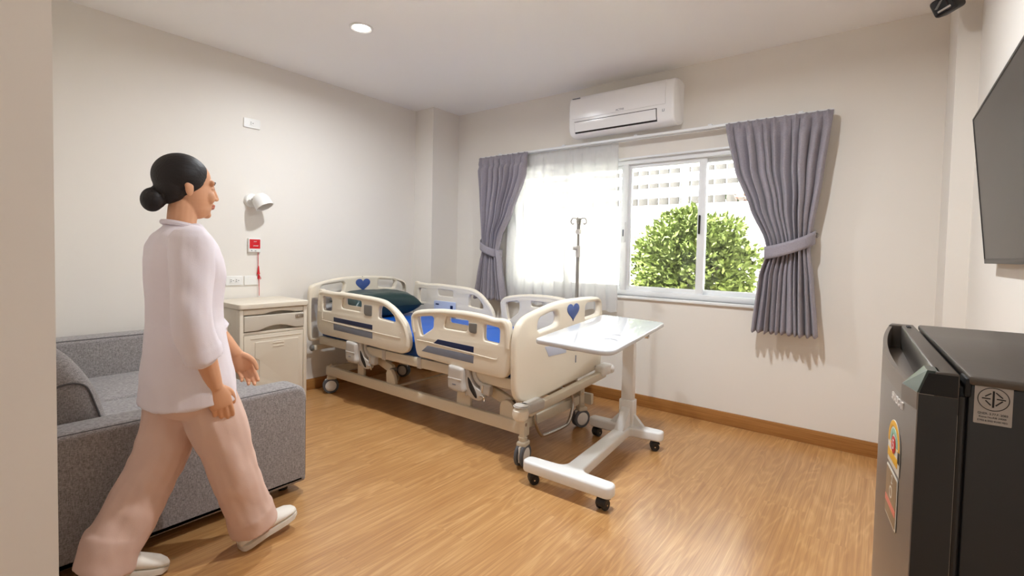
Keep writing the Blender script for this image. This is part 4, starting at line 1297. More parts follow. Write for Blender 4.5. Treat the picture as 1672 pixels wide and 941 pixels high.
def strip(x0, x1, u0, u1, off, thick, m, name, par):
    s_ = MB()
    N_ = 8
    rg2 = []
    for x in (x0, x1):
        a_ = []
        b_ = []
        for k in range(N_ + 1):
            q = ac_face(u0 + (u1 - u0) * k / N_)
            d = Vector((q.x + 0.1, q.y - 2.30)).normalized()
            a_.append(Vector((x, q.x + d.x * (off + thick), q.y + d.y * (off + thick))))
            b_.append(Vector((x, q.x + d.x * off, q.y + d.y * off)))
        rg2.append(a_ + b_[::-1])
    s_.loft(rg2)
    return s_.build(name, m, par, angle=40)
strip(AL + 0.055, AR - 0.125, 0.08, 0.74, 0.0003, 0.002, dark_gap, 'air_outlet', ac)
strip(AL + 0.058, AR - 0.13, 0.10, 0.62, 0.0025, 0.004, white_gloss, 'louver_flap', ac)
mk = MB().text('ACTIVE', 0.020, frame3((2.165, -0.2135, 2.30), (1, 0, 0), (0, 0, 1)), 0.0005).build('maker_mark', grey_strip, ac)
MB().box((AL + 0.03, -0.2085, 2.448), (AL + 0.10, -0.198, 2.454), 0.001).build('top_tab', grey_strip, ac)
MB().plate(rrect(0.016, 0.03, 0.003), [rrect(0.010, 0.024, 0.002)], 0.001, 0.0003, frame3((AR - 0.075, -0.208, 2.245), (1, 0, 0), (0, 0.35, 1))).build('display_mark', grey_strip, ac)
MB().cyl((AR - 0.072, -0.197, 2.213), (AR - 0.072, -0.2, 2.212), 0.004, seg=12).build('sensor', grey_strip, ac)

# ------------------------------------------------------------------ curtain track, curtains, sheer
ct = thing('curtain_track', 'thin white double curtain track above the window', 'curtain rail', (2.1, -0.05, 2.10))
for y in (-0.055, -0.095):
    MB().box((0.66, y - 0.011, 2.092), (3.525, y + 0.011, 2.112), 0.003).build('rail', alu_white, ct)
for x in (0.9, 1.6, 2.25, 2.8, 3.35):
    MB().box((x - 0.013, -0.108, 2.110), (x + 0.013, 0.0, 2.122), 0.003).build('bracket', alu_white, ct)

def lerp_path(path, z):
    for (z0, x0), (z1, x1) in zip(path, path[1:]):
        if z <= z0 and z >= z1:
            t = (z0 - z) / (z0 - z1)
            t = t * t * (3 - 2 * t) * 0.35 + t * 0.65
            return x0 + (x1 - x0) * t
    return path[-1][1] if z < path[-1][0] else path[0][1]

def curtain(name, label, cat, left, right, ztop, zbot, folds, m, ybase, amp, tie=None, header=0.085, seed=1, thick=0.0016, jitter=0.25, group=None, hem=0.09, pinch=0.3):
    rnd = random.Random(seed)
    # fold spacing varies, so the pleats are not all alike
    ws = [1 + jitter * rnd.uniform(-1, 1) for _ in range(folds)]
    tot = sum(ws)
    cum = [0]
    for w_ in ws: cum.append(cum[-1] + w_ / tot)
    amps = [1 + 0.35 * rnd.uniform(-1, 1) for _ in range(folds)]
    per, NZ = 14, 64
    o = thing(name, label, cat, ((left[0][1] + right[0][1]) / 2, ybase, ztop), 0, group)
    t = bmesh.new()
    grid = []
    for j in range(NZ + 1):
        z = ztop + (zbot - ztop) * j / NZ
        xl, xr = lerp_path(left, z), lerp_path(right, z)
        row = []
        hd_ = max(0.0, min(1.0, (ztop - z) / header))
        if tie:
            g_ = math.exp(-((z - tie) / 0.16) ** 2)
        else:
            g_ = 0
        for i in range(folds):
            for k in range(per):
                s_ = k / per
                u = cum[i] + (cum[i + 1] - cum[i]) * s_
                ph = 2 * PI * s_
                # pinch pleat heading: flat between narrow pinched tucks; soft round folds lower down
                tuck = math.exp(-((s_ - 0.5) / 0.13) ** 2)
                top_y = -amp * 0.35 * tuck
                low_y = -amp * amps[i] * abs(math.sin(PI * s_)) ** 0.65 * (1 + 0.12 * math.sin(ph + z * 3 + i))
                b_ = hd_ * hd_ * (3 - 2 * hd_)
                neck = 1 - 0.6 * math.exp(-((ztop - z - header) / 0.025) ** 2)
                yv = (top_y * (1 - b_) + low_y * b_) * neck
                yv *= (1 - 0.15 * g_)
                sway = 0.10 * (cum[i + 1] - cum[i]) * math.sin(5 * z + i * 1.7) * b_
                x = xl + (xr - xl) * min(1, max(0, u + sway - pinch * 0.0))
                zz = z + (0.006 * math.cos(ph) if j == NZ else 0)
                row.append(t.verts.new((x, ybase + yv, zz)))
        row.append(t.verts.new((xr, ybase, z)))
        grid.append(row)
    for j in range(NZ):
        for i in range(len(grid[0]) - 1):
            t.faces.new((grid[j][i], grid[j + 1][i], grid[j + 1][i + 1], grid[j][i + 1]))
    mb = MB()
    mb._merge(t)
    c = mb.build('curtain_panel', m, o, angle=80)
    if thick:
        md = c.modifiers.new('s', 'SOLIDIFY')
        md.thickness = thick
        from_mods(c)
    hx = []
    zz = zbot + hem
    return o, c

cl, clm = curtain('curtain', 'short grey pleated curtain tied back at the left end of the window', 'curtain',
    [(2.10, 0.645), (1.68, 0.685), (1.35, 0.72), (1.22, 0.735), (1.10, 0.70), (0.964, 0.672), (0.745, 0.625)],
    [(2.10, 1.232), (1.90, 1.222), (1.549, 1.075), (1.35, 0.96), (1.22, 0.93), (1.10, 0.965), (0.745, 1.03)],
    2.103, 0.745, 9, curtain_m, -0.110, 0.056, tie=1.22, seed=3, group='grey window curtains')
cr_, crm = curtain('curtain', 'wide grey pleated curtain tied back at the right end of the window', 'curtain',
    [(2.10, 2.905), (1.778, 2.974), (1.524, 3.075), (1.30, 3.178), (1.235, 3.192), (1.076, 3.15), (0.706, 3.118)],
    [(2.10, 3.525), (1.696, 3.485), (1.338, 3.44), (1.25, 3.435), (1.052, 3.462), (0.706, 3.495)],
    2.103, 0.706, 11, curtain_m, -0.110, 0.062, tie=1.25, seed=8, group='grey window curtains')

def tieback(par, pts, w, hook):
    """a flat band of height w following pts (front side), hooked to the wall"""
    P_ = cr(pts, 8, False)
    t = bmesh.new()
    rows = []
    for i, p in enumerate(P_):
        rows.append([t.verts.new((p.x, p.y, p.z + w * v)) for v in (-0.5, -0.25, 0, 0.25, 0.5)])
    for A, B in zip(rows, rows[1:]):
        for k in range(4):
            t.faces.new((A[k], A[k + 1], B[k + 1], B[k]))
    mb = MB()
    mb._merge(t)
    o = mb.build('tieback', curtain_m, par, angle=80)
    md = o.modifiers.new('s', 'SOLIDIFY')
    md.thickness = 0.006
    md.offset = 0
    from_mods(o)
    h = MB()
    h.cyl((hook[0], -0.004, hook[1]), (hook[0], 0, hook[1]), 0.016, seg=18)
    h.tube(cr([(hook[0], -0.002, hook[1]), (hook[0], -0.05, hook[1]), (hook[0], -0.065, hook[1] + 0.012), (hook[0], -0.06, hook[1] + 0.028)], 4, False), 0.0035, 8)
    h.build('tieback_hook', steel, par)
tieback(cl, [(0.70, -0.015, 1.32), (0.708, -0.10, 1.30), (0.73, -0.165, 1.262), (0.80, -0.19, 1.225), (0.88, -0.18, 1.195), (0.928, -0.15, 1.182), (0.938, -0.10, 1.182), (0.92, -0.06, 1.19)], 0.075, (0.70, 1.335))
tieback(cr_, [(3.445, -0.015, 1.335), (3.452, -0.10, 1.325), (3.42, -0.165, 1.30), (3.34, -0.195, 1.265), (3.26, -0.19, 1.24), (3.20, -0.165, 1.228), (3.178, -0.115, 1.228), (3.20, -0.07, 1.235)], 0.082, (3.452, 1.345))

shc, shm = curtain('sheer_curtain', 'long white translucent sheer curtain covering the left half of the window', 'curtain',
    [(2.10, 0.95), (0.735, 0.97)], [(2.10, 2.085), (0.735, 2.115)], 2.09, 0.733, 11, sheer_m, -0.050, 0.028, seed=5, thick=0, jitter=0.15, header=0.11)
hmz = MB()

# ------------------------------------------------------------------ television
tv = thing('television', 'black flat screen television tilted down on the right wall', 'television', (XR, -1.68, 1.45))
vt = Vector((4.095 - 4.042, 0, 1.188 - 1.713))
tvc = frame3((4.0685, -1.68, 1.4505), (0, -1, 0), (-vt).normalized())      # local x towards the camera, y up, z into the room
hw, hh = 0.48, vt.length / 2
sb = MB()
sb.box((-hw, -hh, -0.028), (hw, hh, 0.0), 0.004, M=tvc)
sb.build('cabinet', tv_body_m, tv)
bz = MB()
bz.plate([(-hw, -hh), (hw, -hh), (hw, hh), (-hw, hh)], [[(-hw + 0.007, -hh + 0.017), (hw - 0.007, -hh + 0.017), (hw - 0.007, hh - 0.007), (-hw + 0.007, hh - 0.007)]], 0.006, 0.001, tvc @ Matrix.Translation((0, 0, 0.001)))
bz.build('bezel', tv_body_m, tv)
MB().box((-hw + 0.004, -hh + 0.012, -0.004), (hw - 0.004, hh - 0.004, 0.002), M=tvc).build('screen', tv_screen_m, tv, smooth=False)
MB().box((4.088, -1.80, 1.40), (XR - 0.001, -1.56, 1.56), 0.004).build('wall_bracket', tv_body_m, tv)

# ------------------------------------------------------------------ security camera
cc = thing('security_camera', 'small black security camera under the ceiling in the right corner', 'camera', (3.985, -0.64, H))
CM = Matrix.Translation((3.986, -0.62, 2.382)) @ Matrix.Rotation(R(-28), 4, 'Z') @ Matrix.Rotation(R(22), 4, 'X') @ Matrix.Rotation(R(-14), 4, 'Y') @ Matrix.Scale(0.70, 4)
MB().box((-0.066, -0.06, -0.058), (0.066, 0.07, 0.058), 0.022, 4, M=CM).build('camera_body', black_rubber, cc)
MB().plate(rrect(0.108, 0.094, 0.016), [], 0.004, 0.001, CM @ frame3((0, -0.061, 0), (1, 0, 0), (0, 0, 1))).build('lens_window', mat('lens_glass', rgb(20, 20, 26), 0.08), cc)
MB().plate(rrect(0.075, 0.013, 0.006), [], 0.003, 0.001, CM @ frame3((0.002, -0.064, -0.026), (1, 0, 0), (0, 0, 1))).build('light_bar', steel, cc)
MB().plate(rounded([(-0.045, 0.0), (0.0, 0.035), (0.02, 0.035), (-0.03, -0.006)], 0.004), [], 0.003, 0.001, CM @ frame3((0, -0.064, 0), (1, 0, 0), (0, 0, 1))).build('lens_ring', pad_grey, cc)
MB().tube([(3.984, -0.60, 2.41), (3.99, -0.60, 2.52), (3.99, -0.60, 2.595)], 0.016, 14).cyl((3.99, -0.60, 2.588), (3.99, -0.60, 2.6), 0.042, seg=24, bev=0.003).build('mount', black_rubber, cc)
MB().tube(cr([(4.0, -0.56, 2.44), (4.03, -0.53, 2.46), (4.045, -0.49, 2.52), (4.04, -0.47, 2.598)], 5, False), 0.003, 6).build('cable', white_plastic, cc)

# ------------------------------------------------------------------ refrigerator with a bowed door
FM = Matrix.Translation((3.843, -2.93, 0)) @ Matrix.Rotation(R(2.5), 4, 'Z')
FW, FS = 0.486, 0.02
rg = thing('refrigerator', 'dark grey single door refrigerator with stickers in the right foreground', 'refrigerator', (3.843, -2.93, 0), R(2.5))
def arc(y0, y1, off=0.0, n=24):
    return [(off - FS * (1 - ((y0 + (y1 - y0) * k / n - FW / 2) / (FW / 2)) ** 2), y0 + (y1 - y0) * k / n) for k in range(n + 1)]
DT = 0.034
ZD, ZT = 1.028, 1.069
def vz(z0, z1):
    return FM @ Matrix.Translation((0, 0, (z0 + z1) / 2))
d = MB()
d.plate(arc(0, FW) + [(DT, FW), (DT, 0)], [], ZD - 0.05, 0.004, vz(0.05, ZD))
dro = d.build('door', fridge_m, rg, angle=40)
hl = MB()
hl.plate([(0.014, 0.0), (DT, 0.0), (DT, FW), (0.014, FW)], [], ZT - ZD + 0.004, 0.0025, vz(ZD - 0.004, ZT))
hl.build('handle_back', fridge_top_m, dro, angle=40)
hb2 = MB()
hb2.plate(arc(FW - 0.03, FW, 0.0, 6) + [(0.018, FW), (0.018, FW - 0.03)], [], ZT - ZD + 0.004, 0.0025, vz(ZD - 0.004, ZT))
hb2.build('handle_end', fridge_top_m, dro, angle=40)
# near end block with a sloping face
nb = MB()
q = [(-0.0005, 0.0), (0.018, 0.0), (0.018, 0.040), (-0.011, 0.040)]
tq = [(0.0075, 0.002), (0.018, 0.002), (0.018, 0.030), (0.007, 0.030)]
MB().loft([[FM @ Vector((x, y, ZD - 0.004)) for x, y in q], [FM @ Vector((x, y, 1.0436)) for x, y in q]]).build('handle_base', fridge_m, dro, angle=20)
nb.loft([[FM @ Vector((x, y, 1.0432)) for x, y in q], [FM @ Vector((x, y, ZT)) for x, y in tq]])
nb.build('handle_end', fridge_handle_m, dro, angle=20)
MB().loft([[FM @ Vector(p) for p in ((0.0015, -0.0008, 1.043), (DT - 0.001, -0.0008, 1.043), (DT - 0.001, -0.0008, 1.0665), (0.0085, -0.0008, 1.0665))], [FM @ Vector(p) for p in ((0.0015, 0.003, 1.043), (DT - 0.001, 0.003, 1.043), (DT - 0.001, 0.003, 1.0665), (0.0085, 0.003, 1.0665))]]).build('side_cap', gasket_m, dro)
MB().plate([(0.001, -0.0004), (DT - 0.0005, -0.0004), (DT - 0.0005, 0.003), (0.001, 0.003)], [], 0.991, 0.0003, vz(0.051, 1.042)).build('side_panel', fridge_side_m, dro)
lipm = MB()
aa, bb_ = arc(0.036, FW - 0.02, 0.0, 24), arc(0.036, FW - 0.02, 0.0055, 24)
N_ = len(aa)
rows = []
for k in range(N_):
    tt = k / (N_ - 1)
    zt_ = 1.046 + 0.021 * tt ** 1.3
    rows.append([FM @ Vector((aa[k][0], aa[k][1], ZD - 0.004)), FM @ Vector((aa[k][0], aa[k][1], zt_)), FM @ Vector((bb_[k][0], bb_[k][1], zt_)), FM @ Vector((bb_[k][0], bb_[k][1], ZD - 0.004))])
lipm.loft(rows)
lipm.build('handle_lip', fridge_m, dro, angle=40)
MB().plate(rrect(0.006, 0.024, 0.002), [], 0.004, 0.001, FM @ Matrix.Translation((0.023, FW - 0.05, ZT))).build('hinge_cover', gasket_m, dro)
gk = MB()
gk.box((DT - 0.001, 0.006, 0.06), (DT + 0.0085, FW - 0.006, 1.055), 0.002, M=FM)
gk.build('door_gasket', gasket_m, rg)
gk = MB()
gk.cyl(FM @ Vector((DT + 0.003, 0.004, 0.06)), FM @ Vector((DT + 0.003, 0.004, 1.045)), 0.0035, seg=10)
gk.build('gasket_fold', fridge_side_m, rg)
BX0, BX1 = 0.0415, 0.53
bd_ = MB()
bd_.box((BX0, 0.001, 0.03), (BX1, FW - 0.001, 1.060), 0.003, M=FM)
bd_.build('cabinet', fridge_side_m, rg)
tp_ = MB()
tp_.box((BX0 - 0.001, -0.003, 1.0595), (BX1, FW + 0.003, 1.0695), 0.003, M=FM)
MB().box((DT + 0.004, -0.002, 1.046), (BX0 + 0.002, 0.03, 1.066), 0.002, M=FM).build('corner_cap', gasket_m, rg)
tp_.build('top_panel', fridge_top_m, rg)
for x in (0.09, 0.47):
    for y in (0.05, FW - 0.05):
        MB().cyl(FM @ Vector((x, y, 0)), FM @ Vector((x, y, 0.032)), 0.018, seg=16, bev=0.003).build('foot', gasket_m, rg)
# square certification sticker on the side: a circled diamond mark over three small lines of print
SP = FM @ frame3((0.0605, 0.0, 1.0405), (1, 0, 0), (0, 0, 1))
sticker_m = mat('sticker_grey', rgb(176, 168, 160), 0.45)
st_ = MB().plate(rrect(0.029, 0.0405, 0.001), [], 0.0004, 0.0001, SP @ Matrix.Translation((0, 0, 0.0001))).build('certification_sticker', sticker_m, rg)
mk = MB()
Z0 = 0.0004
def bar(x0, y0, x1, y1, w):
    v = Vector((x1 - x0, y1 - y0, 0))
    nn = Vector((-v.y, v.x, 0)).normalized() * w / 2
    p = [Vector((x0, y0, 0)) + nn, Vector((x0, y0, 0)) - nn, Vector((x1, y1, 0)) - nn, Vector((x1, y1, 0)) + nn]
    mk.plate([(k.x, k.y) for k in p], [], 0.0002, 0.00002, SP @ Matrix.Translation((0, 0, Z0)))
cyk = 0.0065
rr_ = [(0.0122 * math.cos(a), cyk + 0.0122 * math.sin(a)) for a in [2 * PI * k / 48 for k in range(48)]]
ri_ = [(0.0115 * math.cos(a), cyk + 0.0115 * math.sin(a)) for a in [2 * PI * k / 48 for k in range(48)]]
mk.plate(rr_, [ri_], 0.0002, 0.00002, SP @ Matrix.Translation((0, 0, Z0)))
bar(0, cyk + 0.0088, 0, cyk - 0.0086, 0.0016)
bar(-0.0018, cyk + 0.0062, -0.0064, cyk + 0.0024, 0.0011)
bar(-0.0088, cyk + 0.0005, -0.0022, cyk + 0.0003, 0.0012)
bar(-0.006, cyk - 0.0018, -0.0018, cyk - 0.0064, 0.0012)
bar(0.0016, cyk + 0.0074, 0.0070, cyk + 0.0022, 0.0011)
bar(0.0024, cyk + 0.0008, 0.0092, cyk + 0.0004, 0.0012)
bar(0.0070, cyk - 0.0008, 0.0018, cyk - 0.0064, 0.0012)
mk.text('GNER. 3.77.F. 2083', 0.0032, SP @ Matrix.Translation((0, -0.0092, Z0)), 0.0001, sx=0.9)
mk.text('Rome No.RIB 24000', 0.0026, SP @ Matrix.Translation((0, -0.0128, Z0)), 0.0001, sx=0.95)
mk.text('ETFE5 & RFID RU:00 MEO', 0.0026, SP @ Matrix.Translation((0, -0.0166, Z0)), 0.0001, sx=0.8)
tag(mk.build('sticker_print', text_black, st_, smooth=False), kind='stuff')
# stickers and letters on the bowed door front
def front(y, z, off=0.0):
    sl_ = 2 * FS * (y - FW / 2) / (FW / 2) ** 2
    tdir = Vector((sl_, 1, 0)).normalized()
    p = Vector((-FS * (1 - ((y - FW / 2) / (FW / 2)) ** 2), y, z))
    return FM @ (Matrix.Translation(p) @ frame3((0, 0, 0), -tdir, (0, 0, 1)) @ Matrix.Translation((0, 0, off)))
yel = mat('label_yellow', rgb(238, 180, 30), 0.45)
lab_w = mat('label_white', rgb(226, 222, 210), 0.45)
lab_g = mat('label_green', rgb(150, 196, 170), 0.45)
lab_o = mat('label_orange', rgb(236, 140, 60), 0.45)
lab_t = mat('label_bronze', rgb(150, 126, 96), 0.4)
lab_p = mat('label_pink', rgb(226, 130, 110), 0.45)
E1 = front(0.0865, 0.9515, 0.0004)
hw1 = 0.0345
def dome(w, top, bot, k=20):
    return [(-w, bot), (w, bot), (w, top - w * 0.9)] + [(w * math.cos(a), top - w * 0.9 + w * 0.9 * math.sin(a)) for a in [PI * i / k for i in range(1, k)]] + [(-w, top - w * 0.9)]
lb = MB().plate(dome(hw1, 0.0335, -0.0275), [], 0.0006, 0.0001, E1).build('energy_label', lab_w, rg)
MB().plate(dome(hw1 - 0.001, 0.0325, 0.0), [dome(hw1 - 0.008, 0.0255, 0.0004)], 0.0004, 0.00005, E1 @ Matrix.Translation((0, 0, 0.0005))).build('label_arch', yel, lb)
MB().plate([(14 * 0.001 * math.cos(a) * 1.55, 0.003 + 0.020 * math.sin(a)) for a in [PI * i / 16 for i in range(17)]], [[(0.0135 * math.cos(a), 0.0035 + 0.0125 * math.sin(a)) for a in [PI * i / 16 for i in range(17)]]], 0.0004, 0.00005, E1 @ Matrix.Translation((0, 0, 0.0005))).build('label_dial', lab_g, lb)
MB().plate([(0.0115 * math.cos(a), 0.002 + 0.011 * math.sin(a)) for a in [2 * PI * i / 28 for i in range(28)]], [], 0.0004, 0.00005, E1 @ Matrix.Translation((0, 0, 0.0009))).build('label_seal', red_m, lb)
MB().text('5', 0.018, E1 @ Matrix.Translation((0, 0.002, 0.0012)), 0.0001).build('label_number', seed_white, lb)
MB().plate([(-hw1 + 0.001, -0.0205), (hw1 - 0.010, -0.0205), (hw1 - 0.010, -0.0095), (-hw1 + 0.001, -0.0095)], [], 0.0004, 0.00005, E1 @ Matrix.Translation((0, 0, 0.0005))).build('label_band', yel, lb)
MB().plate([(hw1 - 0.009, -0.012), (hw1, -0.012), (hw1, 0.002), (hw1 - 0.009, 0.002)], [], 0.0004, 0.00005, E1 @ Matrix.Translation((0, 0, 0.0006))).build('label_block', text_black, lb)
E2 = front(0.09, 0.886, 0.0004)
l2 = MB().plate(rrect(0.068, 0.066, 0.004), [], 0.0006, 0.0001, E2).build('door_label', lab_w, rg)
MB().plate(rrect(0.063, 0.061, 0.003), [], 0.0004, 0.00005, E2 @ Matrix.Translation((0, 0, 0.0005))).build('label_field', lab_t, l2)
MB().plate([(-0.031, -0.016), (0.031, -0.016), (0.031, -0.008), (-0.031, -0.008)], [], 0.0004, 0.00005, E2 @ Matrix.Translation((0, 0, 0.0008))).build('label_band', lab_p, l2)
MB().text('2', 0.016, E2 @ Matrix.Translation((0.004, 0.022, 0.0008)), 0.0001).build('label_letter', lab_w, l2)
MB().text('O', 0.022, E2 @ Matrix.Translation((0.0, 0.004, 0.0008)), 0.0001).build('label_letter', lab_w, l2)
lg = MB()
for i, ch in enumerate('SMADCAT'):
    lg.text(ch, 0.0135, front(0.108 - i * 0.0092, 1.0125, 0.0006), 0.0008)
lg.build('door_lettering', seed_white, rg)

# ------------------------------------------------------------------ person
def bake_remesh(mb, name, m, parent, voxel, smooth=6, fac=0.5):
    o = mb.build(name, m, parent)
    md = o.modifiers.new('r', 'REMESH')
    md.mode = 'VOXEL'
    md.voxel_size = voxel
    md.use_smooth_shade = True
    s_ = o.modifiers.new('s', 'SMOOTH')
    s_.iterations = smooth
    s_.factor = fac
    from_mods(o)
    mm = m if isinstance(m, (list, tuple)) else [m]
    if len(o.data.materials) == 0:
        for x in mm: o.data.materials.append(x)
    return o

def limb(mb, pts, rad, n=6, seg=16):
    P_ = cr(pts, n, False)
    rr = []
    k_ = len(rad) - 1
    for i in range(len(P_)):
        u = i / (len(P_) - 1) * k_
        a = min(int(u), k_ - 1)
        t_ = u - a
        rr.append(rad[a] * (1 - t_) + rad[a + 1] * t_)
    mb.tube(P_, rr, seg)
    mb.sphere(P_[0], rr[0], seg)
    mb.sphere(P_[-1], rr[-1], seg)

def hand(mb, w, a, nrm, th, curl=1.0):
    """w wrist, a along the hand, nrm out of the palm, th towards the thumb side"""
    w, a, nrm, th = Vector(w), Vector(a).normalized(), Vector(nrm).normalized(), Vector(th).normalized()
    th = (th - a * th.dot(a)).normalized()
    nrm = (nrm - a * nrm.dot(a) - th * nrm.dot(th)).normalized()
    rings = []
    for u, hw_, ht in ((-0.02, 0.022, 0.018), (0.0, 0.024, 0.017), (0.02, 0.030, 0.017), (0.045, 0.037, 0.016), (0.07, 0.038, 0.014), (0.086, 0.035, 0.011)):
        c = w + a * u
        rings.append([c + th * hw_ * math.cos(2 * PI * k / 18) + nrm * ht * math.sin(2 * PI * k / 18) for k in range(18)])
    mb.loft(rings)
    for off, base, L, r0, cl_ in ((0.027, 0.080, (0.036, 0.022, 0.018), 0.0088, 0.30), (0.0093, 0.085, (0.040, 0.025, 0.019), 0.0090, 0.36), (-0.0085, 0.083, (0.037, 0.023, 0.019), 0.0086, 0.42), (-0.0255, 0.075, (0.029, 0.018, 0.016), 0.0077, 0.48)):
        p = w + a * (base - 0.012) + th * off
        dd = a.copy()
        pts = [p, p + a * 0.012]
        ang = 0
        cur = pts[-1]
        for j, l in enumerate(L):
            ang += curl * cl_ * (0.8 + 0.5 * j)
            dv = a * math.cos(ang) + nrm * math.sin(ang) + th * off * 0.5
            cur = cur + dv.normalized() * l
            pts.append(cur)
        limb(mb, pts, [r0, r0, r0 * 0.95, r0 * 0.88, r0 * 0.78], 4, 12)
    p = w + a * 0.022 + th * 0.022 + nrm * 0.006
    limb(mb, [p, p + a * 0.024 + th * 0.018 + nrm * 0.008, p + a * 0.052 + th * 0.024 + nrm * 0.016, p + a * 0.074 + th * 0.022 + nrm * 0.022], [0.013, 0.0115, 0.0098, 0.008], 4, 12)

HX, HY, HZ = 1.80, -2.968, 1.388
def hp(x, y, z): return Vector((HX + x, HY + y, HZ + z))
bm_ = MB()
bm_.sphere(hp(0, -0.008, 0.045), (0.071, 0.084, 0.078), 32)
bm_.sphere(hp(0, 0.024, -0.012), (0.058, 0.062, 0.082), 32)
bm_.sphere(hp(0, 0.030, -0.055), (0.048, 0.048, 0.044), 24)
bm_.sphere(hp(0, 0.064, -0.081), (0.019, 0.015, 0.014), 18)
bm_.tube([hp(0, 0.076, 0.030), hp(0, 0.0835, 0.010), hp(0, 0.092, -0.010), hp(0, 0.094, -0.020)], [0.012, 0.0105, 0.0105, 0.011], 14)
bm_.sphere(hp(0, 0.0965, -0.020), (0.0115, 0.0100, 0.0085), 16)
for s in (-1, 1):
    bm_.sphere(hp(s * 0.011, 0.0885, -0.023), (0.0075, 0.009, 0.0065), 14)
    bm_.sphere(hp(s * 0.027, 0.068, 0.034), (0.026, 0.011, 0.012), 16)
    bm_.sphere(hp(s * 0.034, 0.060, -0.018), (0.022, 0.021, 0.026), 18)
    bm_.sphere(hp(s * 0.068, -0.014, 0.002), (0.007, 0.014, 0.025), 18)
    bm_.sphere(hp(s * 0.071, -0.021, 0.013), (0.006, 0.010, 0.013), 14)
    bm_.sphere(hp(s * 0.029, 0.0715, 0.011), (0.0145, 0.0075, 0.0085), 16)
bm_.sphere(hp(0, 0.0835, -0.046), (0.019, 0.0085, 0.0055), 16)
bm_.sphere(hp(0, 0.0815, -0.055), (0.017, 0.0085, 0.0062), 16)
limb(bm_, [hp(0, -0.012, -0.06), (HX, -2.985, 1.27), (HX, -2.99, 1.20)], [0.046, 0.046, 0.060])
bm_.sphere((HX, -2.985, 1.14), (0.145, 0.085, 0.115), 28)
bm_.sphere((HX, -2.98, 0.98), (0.125, 0.085, 0.16), 28)
bm_.sphere((HX, -2.975, 0.79), (0.150, 0.098, 0.13), 28)
SR, ER, WR = (1.955, -3.005, 1.195), (1.995, -3.018, 0.925), (1.985, -2.945, 0.705)
SL, EL, WL = (1.645, -2.970, 1.195), (1.622, -2.885, 0.935), (1.660, -2.745, 0.745)
limb(bm_, [SR, ((SR[0] + ER[0]) / 2 + 0.004, -3.012, 1.06), ER], [0.048, 0.043, 0.036])
limb(bm_, [ER, (1.996, -2.985, 0.83), WR], [0.036, 0.036, 0.0235])
limb(bm_, [SL, (1.632, -2.93, 1.06), EL], [0.048, 0.043, 0.036])
limb(bm_, [EL, (1.635, -2.815, 0.845), WL], [0.036, 0.036, 0.0235])
hand(bm_, WR, (-0.05, 0.28, -0.96), (-1, 0.1, 0), (0.1, 1, 0.2), 0.8)
hand(bm_, WL, (0.08, 0.42, -0.90), (0.8, -0.45, -0.2), (0.45, 0.9, 0.4), 0.9)
HRr, KR, AR_ = (1.872, -2.965, 0.745), (1.876, -2.855, 0.395), (1.856, -2.757, 0.085)
HL, KL, AL_ = (1.728, -2.965, 0.745), (1.735, -3.035, 0.41), (1.745, -3.160, 0.125)
limb(bm_, [HRr, (1.876, -2.905, 0.57), KR], [0.085, 0.070, 0.050])
limb(bm_, [KR, (1.868, -2.812, 0.25), AR_], [0.050, 0.048, 0.034])
limb(bm_, [HL, (1.732, -2.995, 0.58), KL], [0.085, 0.070, 0.050])
limb(bm_, [KL, (1.74, -3.095, 0.28), AL_], [0.050, 0.048, 0.034])
limb(bm_, [AR_, (1.852, -2.71, 0.062), (1.843, -2.635, 0.058)], [0.032, 0.028, 0.024])
limb(bm_, [AL_, (1.748, -3.13, 0.08), (1.752, -3.07, 0.038)], [0.032, 0.028, 0.024])
person = bake_remesh(bm_, 'person', [skin_m, lip_m], None, 0.0032, 4, 0.5)
tag(person, 'person walking past the sofa in a pale tunic, pink trousers and white shoes', 'person')
if len(person.data.materials) < 2:
    person.data.materials.clear()
    person.data.materials.append(skin_m)
    person.data.materials.append(lip_m)
lc = hp(0, 0.0835, -0.0505)
idx = []
for pgn in person.data.polygons:
    dv = pgn.center - lc
    idx.append(1 if (dv.x / 0.021) ** 2 + (dv.z / 0.0105) ** 2 < 1 and dv.y > -0.012 else 0)
person.data.polygons.foreach_set('material_index', idx)

tn = MB()
rings = []
for z, cy, rx, ry in ((1.268, -2.982, 0.058, 0.054), (1.258, -2.984, 0.066, 0.061), (1.243, -2.986, 0.100, 0.070), (1.222, -2.987, 0.150, 0.081), (1.19, -2.986, 0.172, 0.098), (1.14, -2.980, 0.174, 0.114), (1.08, -2.974, 0.166, 0.121), (1.0, -2.974, 0.158, 0.114), (0.92, -2.975, 0.158, 0.112), (0.82, -2.972, 0.180, 0.128), (0.72, -2.967, 0.194, 0.142), (0.625, -2.962, 0.198, 0.148)):
    rg2 = []
    for k in range(40):
        a = 2 * PI * k / 40
        f_ = 1 + (0.03 * math.sin(5 * a + z * 9) + 0.02 * math.sin(9 * a + 2)) * max(0, min(1, (1.0 - z) / 0.3))
        rg2.append(Vector((HX + rx * math.cos(a) * f_, cy + ry * math.sin(a) * f_, z + (0.01 * math.sin(a + 1) if z < 0.63 else 0))))
    rings.append(rg2)
tn.loft(rings)
def sleeve(S, E_, Wp, u):
    S, E_, Wp = Vector(S), Vector(E_), Vector(Wp)
    e = E_ + (Wp - E_) * u
    limb(tn, [S + Vector((0, 0, 0.0)), (S + E_) / 2 + Vector((0.004, 0, 0)), E_, e], [0.066, 0.063, 0.060, 0.058])
    d_ = (Wp - E_).normalized()
    tn.cyl(e - d_ * 0.012, e + d_ * 0.030, 0.061, 0.060, seg=28)
sleeve(SR, ER, WR, 0.42)
sleeve(SL, EL, WL, 0.42)
tunic = bake_remesh(tn, 'tunic', tunic_m, person, 0.006, 5, 0.5)
